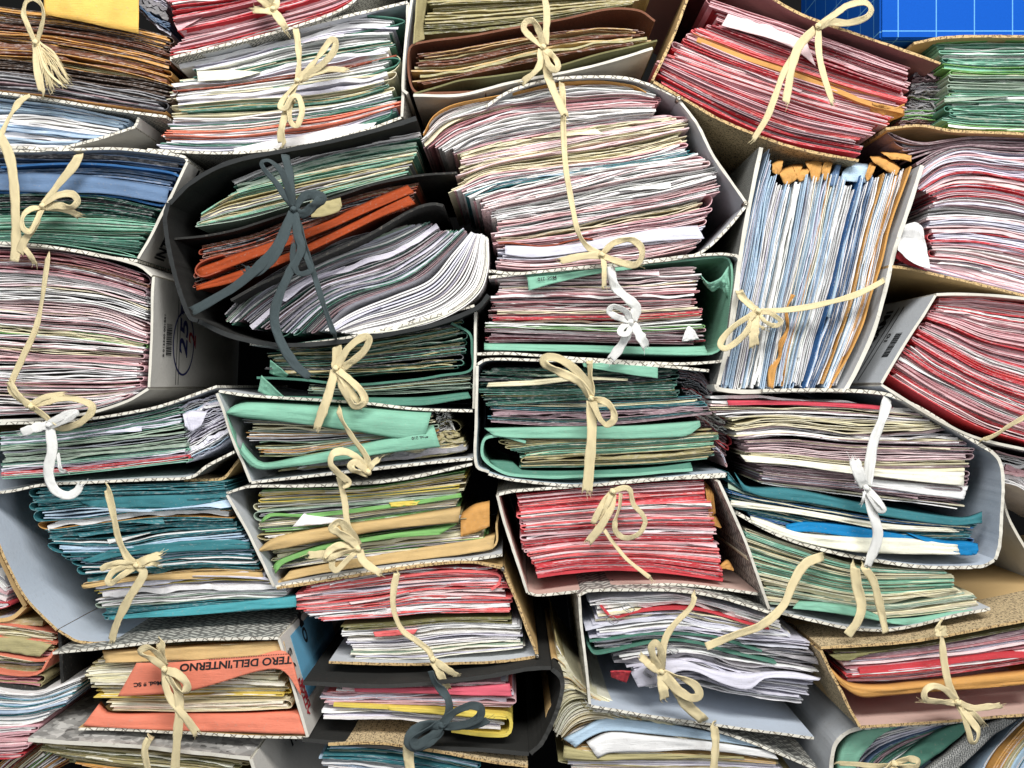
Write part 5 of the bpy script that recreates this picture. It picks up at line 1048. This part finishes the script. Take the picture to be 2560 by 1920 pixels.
tape('cream tape bow down the middle of the white and green bundle', -0.012, kn=[(1285, 350)], straps=[(G('1 1275,112 1285,170 1292,260 1287,345'), 0.75, dict(wrap0=True))],
     loops=[(G('1 1288,345 1340,290 1390,225 1430,172 1450,180 1440,225 1390,280 1340,315 1295,348'), 0.75), (G('1 1282,360 1230,420 1210,460 1235,465 1260,420 1290,420 1305,480 1285,540 1258,530 1250,470 1265,400 1280,360'), 0.7)],
     tails=[(G('1 1295,350 1350,320 1420,300 1497,303'), 0.7), (G('1 1262,430 1232,500 1215,570 1222,640'), 1.0, dict(wrap1=True))])
tape('wide cream tape hanging down the left edge over the blue folders', -0.016, straps=[(G('1 130,412 85,440 45,500 15,560 0,598'), 0.7), (G('1 5,590 45,690 62,820 68,960 70,1060 60,1130'), 1.15, dict(twist=0.15, tw0=0.0))])
tape('cream tape bow on the blue and green folders at the left edge', -0.012, kn=[(185, 890)], straps=[(G('1 350,655 315,720 250,800 190,885'), 0.95, dict(wrap0=True))],
     loops=[(G('1 188,885 250,845 310,838 335,868 310,895 250,888 195,893'), 0.9), (G('1 182,895 130,905 98,940 100,985 130,1000 155,960 180,905'), 0.8)],
     tails=[(G('1 195,895 260,900 300,910 340,932'), 0.8), (G('1 175,905 150,975 105,1040 82,1098'), 1.0), (G('1 90,1060 120,1090 152,1140'), 0.7)])
tape('cream tape bow low on the pink and white bundle at the left edge', -0.012, kn=[(135, 1659 + 98)], straps=[(G('1 212,1075 195,1200 160,1400 100,1540 55,1640 50,1690 130,1755'), 0.7, dict(wrap0=True))],
     loops=[(G('3 138,90 230,68 320,65 390,88 395,120 350,165 285,190 240,185 195,140 140,100'), 0.95)], tails=[(G('3 128,95 80,50 40,-10'), 0.9), (G('3 140,85 200,55 280,45'), 0.7)])
tape('white tape with a long drooping end on the lilac and green bundle', -0.016, mat='tape_white', kn=[(212, 1659 + 178)], loops=[(G('3 208,175 250,150 290,130 330,125 280,160 215,182'), 0.8)], tails=[(G('3 205,180 150,190 90,212'), 1.1), (G('3 215,185 225,280 208,380 235,455 290,482 330,465 350,435'), 1.1), (G('3 250,300 262,370 285,380'), 0.5)])
tape('cream tape bow on the teal bundle in the open binder', -0.022, kn=[(590, 1659 + 783)], straps=[(G('3 458,425 485,540 510,660 545,740 585,780'), 0.85, dict(wrap0=True))],
     loops=[(G('3 592,778 540,790 490,810 465,850 480,862 530,825 590,788'), 0.7), (G('3 588,780 520,770 460,785 440,800 480,790 580,786'), 0.6)],
     tails=[(G('3 592,778 640,755 695,740'), 1.0), (G('3 590,785 650,775 685,780'), 0.6), (G('3 595,788 620,815 600,860 555,930 510,1020 480,1112'), 1.05, dict(twist=0.5))])
tape('cream tape bow in front of the printed salmon folder', -0.052, kn=[(712, 1659 + 1232)], straps=[(G('3 692,1100 698,1160 708,1225'), 1.0, dict(wrap0=True, tw0=0.0))],
     loops=[(G('3 708,1225 660,1190 612,1170 606,1150 640,1140 680,1165 715,1215'), 0.75), (G('3 720,1238 770,1255 808,1300 795,1335 760,1310 725,1255'), 1.0)],
     tails=[(G('3 712,1240 720,1320 760,1390 800,1440 850,1508'), 0.85), (G('3 728,1255 768,1320 775,1420 765,1540 755,1680'), 0.95)])
tape('short cream tape over the edge of the khaki bundle at the bottom', -0.060, straps=[(G('3 655,1512 625,1580 640,1680'), 0.95, dict(wrap0=True, twist=0.2))])
tape('slate grey tape bow with long ends on the dark binder', -0.030, mat='tape_dark', kn=[(1268, 905)], straps=[(G('1 1230,655 1250,760 1268,895'), 1.0, dict(wrap0=True)), (G('1 1272,910 1330,1100 1380,1260 1420,1380 1455,1478'), 0.75, dict(wrap1=True))],
     loops=[(G('1 1262,895 1200,800 1140,730 1130,700 1165,695 1215,740 1245,820 1266,890'), 0.7), (G('1 1275,900 1310,850 1350,842 1390,855 1350,895 1310,925 1280,915'), 1.1)],
     tails=[(G('1 1262,915 1220,1040 1180,1120 1110,1180 1060,1165'), 1.0), (G('1 1262,915 1215,1030 1150,1120 1040,1220 930,1290 835,1342'), 1.1), (G('1 1272,915 1285,1010 1300,1080 1250,1180 1205,1280 1185,1380 1215,1480 1270,1570 1330,1625'), 1.1), (G('1 1290,1040 1330,1130 1340,1170 1290,1180 1265,1120 1270,1050'), 0.7)])
tape('cream tape bow between the dark binder and the dark green bundle', -0.014, kn=[(1450, 1592)], straps=[(G('1 1458,1478 1452,1590'), 1.2, dict(wrap0=True, twist=0.1, tw0=0.0))],
     loops=[(G('1 1455,1588 1500,1510 1560,1460 1595,1465 1570,1520 1510,1570 1460,1598'), 1.0), (G('1 1460,1600 1510,1640 1560,1690 1575,1735 1530,1755 1490,1690 1458,1610'), 0.95)],
     tails=[(G('1 1448,1600 1420,1700 1400,1760 1368,1848'), 1.15), (G('1 1460,1600 1505,1680 1565,1752'), 0.8)])
tape('cream tape bow and cord down the mint green folder', -0.024, kn=[(1592, 1659 + 380)], straps=[(G('3 1458,95 1480,160 1530,240 1580,310 1595,375'), 0.75, dict(wrap0=True))],
     loops=[(G('3 1590,375 1545,320 1490,292 1440,300 1428,345 1460,385 1505,425 1480,440'), 0.9), (G('3 1588,380 1540,340 1515,350 1530,375 1588,388'), 0.8)], tails=[(G('3 1590,372 1610,345 1635,325'), 0.7)])
tape('cream tape bow on the front of the yellow and green bundle', -0.024, kn=[(1547, 1659 + 712)], straps=[(G('3 1462,400 1488,500 1500,600 1525,660 1545,705'), 0.7)],
     loops=[(G('3 1542,708 1480,695 1430,715 1400,755 1440,745 1500,725 1545,716'), 0.8), (G('3 1545,718 1490,770 1455,805 1435,790 1440,750 1470,700'), 0.7), (G('3 1552,705 1510,670 1460,640 1435,620 1470,595 1510,640 1550,700'), 1.0)], tails=[(G('3 1552,718 1575,770 1645,818'), 0.9), (G('3 1540,712 1450,730 1330,740'), 0.9)])
tape('knotted cream tape cord down the coral and white bundle', -0.026, kn=[(1870, 1659 + 1190)], straps=[(G('3 1720,800 1702,880 1700,970 1735,1060 1800,1110 1850,1150 1868,1185'), 0.75, dict(wrap0=True, twist=0.9))], tails=[(G('3 1875,1195 1920,1225 1975,1262'), 0.8), (G('3 1872,1200 1900,1250 1935,1312'), 0.85)])
tape('slate grey tape bow on the black binder', -0.046, mat='tape_dark', kn=[(1908, 1659 + 1475)], straps=[(G('3 1860,1240 1880,1290 1930,1350 1940,1410 1912,1470'), 1.0)],
     loops=[(G('3 1910,1470 1960,1420 2030,1390 2075,1400 2070,1440 2010,1470 1915,1482'), 0.95), (G('3 1900,1475 1840,1475 1780,1510 1765,1555 1800,1568 1860,1535 1905,1485'), 1.3), (G('3 1905,1470 1850,1490 1790,1530 1800,1560 1870,1520 1905,1485'), 1.0)], tails=[(G('3 1915,1480 2000,1480 2060,1470 2108,1452'), 0.8)])
tape('short pale cream tape hanging below the slate bow at the bottom edge', -0.050, straps=[(G('3 1762,1560 1766,1620 1775,1700'), 1.2, dict(twist=0.1, tw0=0.1))])
tape('cream tape bow with a broad tail at the top of the central bundle', -0.018, kn=[(2212 + 135, 205)], straps=[(G('2 135,-40 150,60 142,195'), 0.9)],
     loops=[(G('2 130,200 80,160 52,125 60,95 90,92 115,130 135,195'), 0.8), (G('2 142,212 175,240 200,280 185,302 160,280 140,215'), 0.75)], tails=[(G('2 128,212 115,290 45,357'), 0.85), (G('2 142,215 150,300 175,380 230,500'), 1.15)])
tape('long cream tape with a bow at the foot of the thick central bundle', -0.016, kn=[(2212 + 388, 1102)], straps=[(G('2 212,338 222,450 222,560 232,720 255,860 285,1000 330,1070 385,1100'), 0.72, dict(wrap0=True, twist=0.8))],
     loops=[(G('2 392,1095 440,1050 510,1035 555,1065 560,1110 530,1145 460,1130 398,1108'), 0.8)], tails=[(G('2 380,1102 300,1108 205,1128'), 0.85), (G('2 395,1110 398,1170 398,1240'), 0.7), (G('2 398,1105 470,1140 550,1142'), 0.6)])
tape('white tape bow hanging in front of the rose and white bundle', -0.018, mat='tape_white', kn=[(2212 + 512, 1392)], straps=[(G('2 428,1152 440,1230 500,1290 535,1330 520,1385'), 1.15, dict(twist=0.7))],
     loops=[(G('2 508,1385 450,1368 418,1345 440,1325 490,1345 515,1385'), 0.75), (G('2 505,1395 475,1415 468,1440 500,1440 515,1400'), 0.8)], tails=[(G('2 508,1400 480,1480 425,1555'), 1.1), (G('2 520,1400 550,1445 580,1500'), 1.2)])
tape('cream tape bow with a large left loop on the green bundle at the centre', -0.018, kn=[(2212 + 342, 1659 + 62)], straps=[(G('2 335,1548 338,1620 342,1715'), 0.9, dict(wrap0=True))],
     loops=[(G('2 340,1715 290,1650 200,1605 145,1575 140,1548 190,1545 260,1585 320,1650 345,1715'), 1.0), (G('4 345,65 400,75 435,110 440,155 405,175 370,130 348,72'), 0.95)], tails=[(G('4 342,72 345,200 335,340 325,470'), 1.15, dict(twist=0.1, tw0=0.05))])
tape('cream tape bow near the top of the tilted red bundle', -0.018, kn=[(2212 + 1322, 115)], loops=[(G('2 1325,110 1390,65 1450,25 1520,10 1552,40 1530,75 1450,100 1380,95 1330,118'), 0.8)],
     tails=[(G('2 1310,125 1240,200 1210,290 1195,370 1182,448'), 1.0), (G('2 1325,130 1325,220 1345,320 1385,445'), 0.85), (G('2 1250,190 1180,300 1135,420 1100,510 1040,606'), 0.75)])
tape('cream tape with a frayed bow round the upright bundle', -0.018, kn=[(2212 + 1062, 1345)], straps=[(G('2 978,1250 1000,1290 1055,1340'), 0.85, dict(wrap0=True)), (G('2 1065,1345 1200,1338 1320,1318 1480,1275 1600,1215 1618,1195'), 0.7, dict(wrap1=True, twist=0.3))],
     loops=[(G('2 1055,1350 980,1395 920,1450 900,1490 925,1505 985,1465 1030,1410 1060,1355'), 0.75)], tails=[(G('2 1050,1360 1045,1420 1045,1495'), 1.3, dict(twist=0.1)), (G('2 1068,1348 1110,1350 1160,1385 1150,1405 1120,1405'), 0.6), (G('2 1065,1350 1090,1385 1130,1410'), 0.45), (G('2 1062,1352 1062,1400 1090,1420'), 0.35), (G('2 1060,1352 1030,1380 1020,1420'), 0.4)])
tape('thin cream tape across the red fanned bundle at the right edge', -0.020, straps=[(G('4 2005,250 2080,225 2150,180 2290,100'), 0.6, dict(wrap0=True))])
tape('white tape bow hanging down the mixed bundle at the lower right', -0.026, mat='tape_white', kn=[(2212 + 1530, 1659 + 450)], straps=[(G('4 1628,48 1600,150 1560,260 1535,440'), 1.15, dict(twist=0.4, wrap0=True))],
     loops=[(G('4 1538,455 1580,500 1608,540 1590,545 1555,500 1535,462'), 0.7)], tails=[(G('4 1525,445 1500,390 1478,325'), 1.2), (G('4 1532,460 1560,560 1580,660 1535,792'), 1.15, dict(twist=0.4)), (G('4 1528,458 1520,480 1512,515'), 0.3)])
tape('long loose cream tape end reaching left from the mint and cream bundle', -0.030, straps=[(G('4 1360,740 1270,775 1215,860 1170,960 1080,1040 960,1085 838,1135'), 1.05, dict(wrap0=True, twist=0.5))])
tape('pair of cream tape ends hanging down the mint and cream bundle', -0.040, straps=[(G('4 1478,768 1490,870 1510,960 1490,1030 1448,1085'), 1.15, dict(wrap0=True, twist=0.5)), (G('4 1505,775 1560,850 1590,960 1615,1075'), 0.9, dict(wrap0=True))])
tape('cream tape bow at the top of the red striped bundle', -0.018, kn=[(2212 + 435, 1659 + 465)], loops=[(G('4 440,462 485,448 510,460 525,520 560,560 575,600 545,650 490,665 450,640 445,600 465,530 470,470'), 0.6)],
     tails=[(G('4 430,468 390,520 350,600'), 0.7), (G('4 438,475 420,550 380,620 330,682'), 0.95), (G('4 432,472 400,540 365,590'), 0.6), (G('4 398,630 440,690 500,760 600,840'), 0.5, dict(twist=0.9))])
tape('cream tape bow on the wavy white papers at the lower middle', -0.036, kn=[(2212 + 645, 1659 + 1242)], straps=[(G('4 792,890 775,960 700,1040 660,1110 645,1235'), 0.75, dict(wrap0=True, twist=0.9))],
     loops=[(G('4 642,1238 615,1190 602,1140 620,1118 640,1140 650,1235'), 0.9), (G('4 655,1248 720,1265 790,1300 808,1345 770,1355 700,1310 655,1255'), 1.0)], tails=[(G('4 640,1240 600,1215 555,1175'), 1.0), (G('4 648,1250 652,1300 660,1362'), 1.2, dict(twist=0.1)), (G('4 655,1255 710,1320 760,1390 838,1462'), 1.3, dict(wrap1=True, twist=0.2))])
tape('cream tape hanging over the dash patterned board at the bottom edge', -0.030, straps=[(G('4 868,1452 880,1540 875,1620 868,1700'), 0.9, dict(wrap0=True, twist=0.2, tw0=0.1))])
tape('cream tape bow with frayed ends on the mottled tan binder', -0.050, kn=[(2212 + 1925, 1659 + 1375)], straps=[(G('4 1848,1035 1855,1090'), 1.4, dict(twist=0.05, tw0=0.0, wrap0=True)), (G('4 1855,1080 1865,1180 1885,1290 1920,1368'), 0.8)],
     loops=[(G('4 1920,1370 1870,1320 1820,1305 1785,1325 1785,1360 1830,1370 1915,1378'), 0.7), (G('4 1928,1382 1980,1450 2015,1500 2005,1545 1985,1548 1972,1500 1950,1430 1930,1385'), 0.75)], tails=[(G('4 1930,1375 1990,1400 2050,1395 2112,1388'), 0.7), (G('4 1930,1380 1990,1420 2035,1470'), 0.65), (G('4 1918,1372 1830,1375 1770,1370'), 0.4)])
tape('knotted cream tape across the smooth grey binder at the bottom edge', -0.026, kn=[(2212 + 1650, 1659 + 1640)], straps=[(G('4 1385,1638 1480,1642 1560,1650 1645,1645'), 0.6, dict(wrap0=True))], loops=[(G('4 1655,1640 1710,1620 1755,1630 1740,1655 1660,1650'), 0.8), (G('4 1640,1640 1610,1665 1590,1690 1640,1680 1655,1650'), 0.8)], tails=[(G('4 1650,1640 1690,1625 1735,1618'), 0.6)])
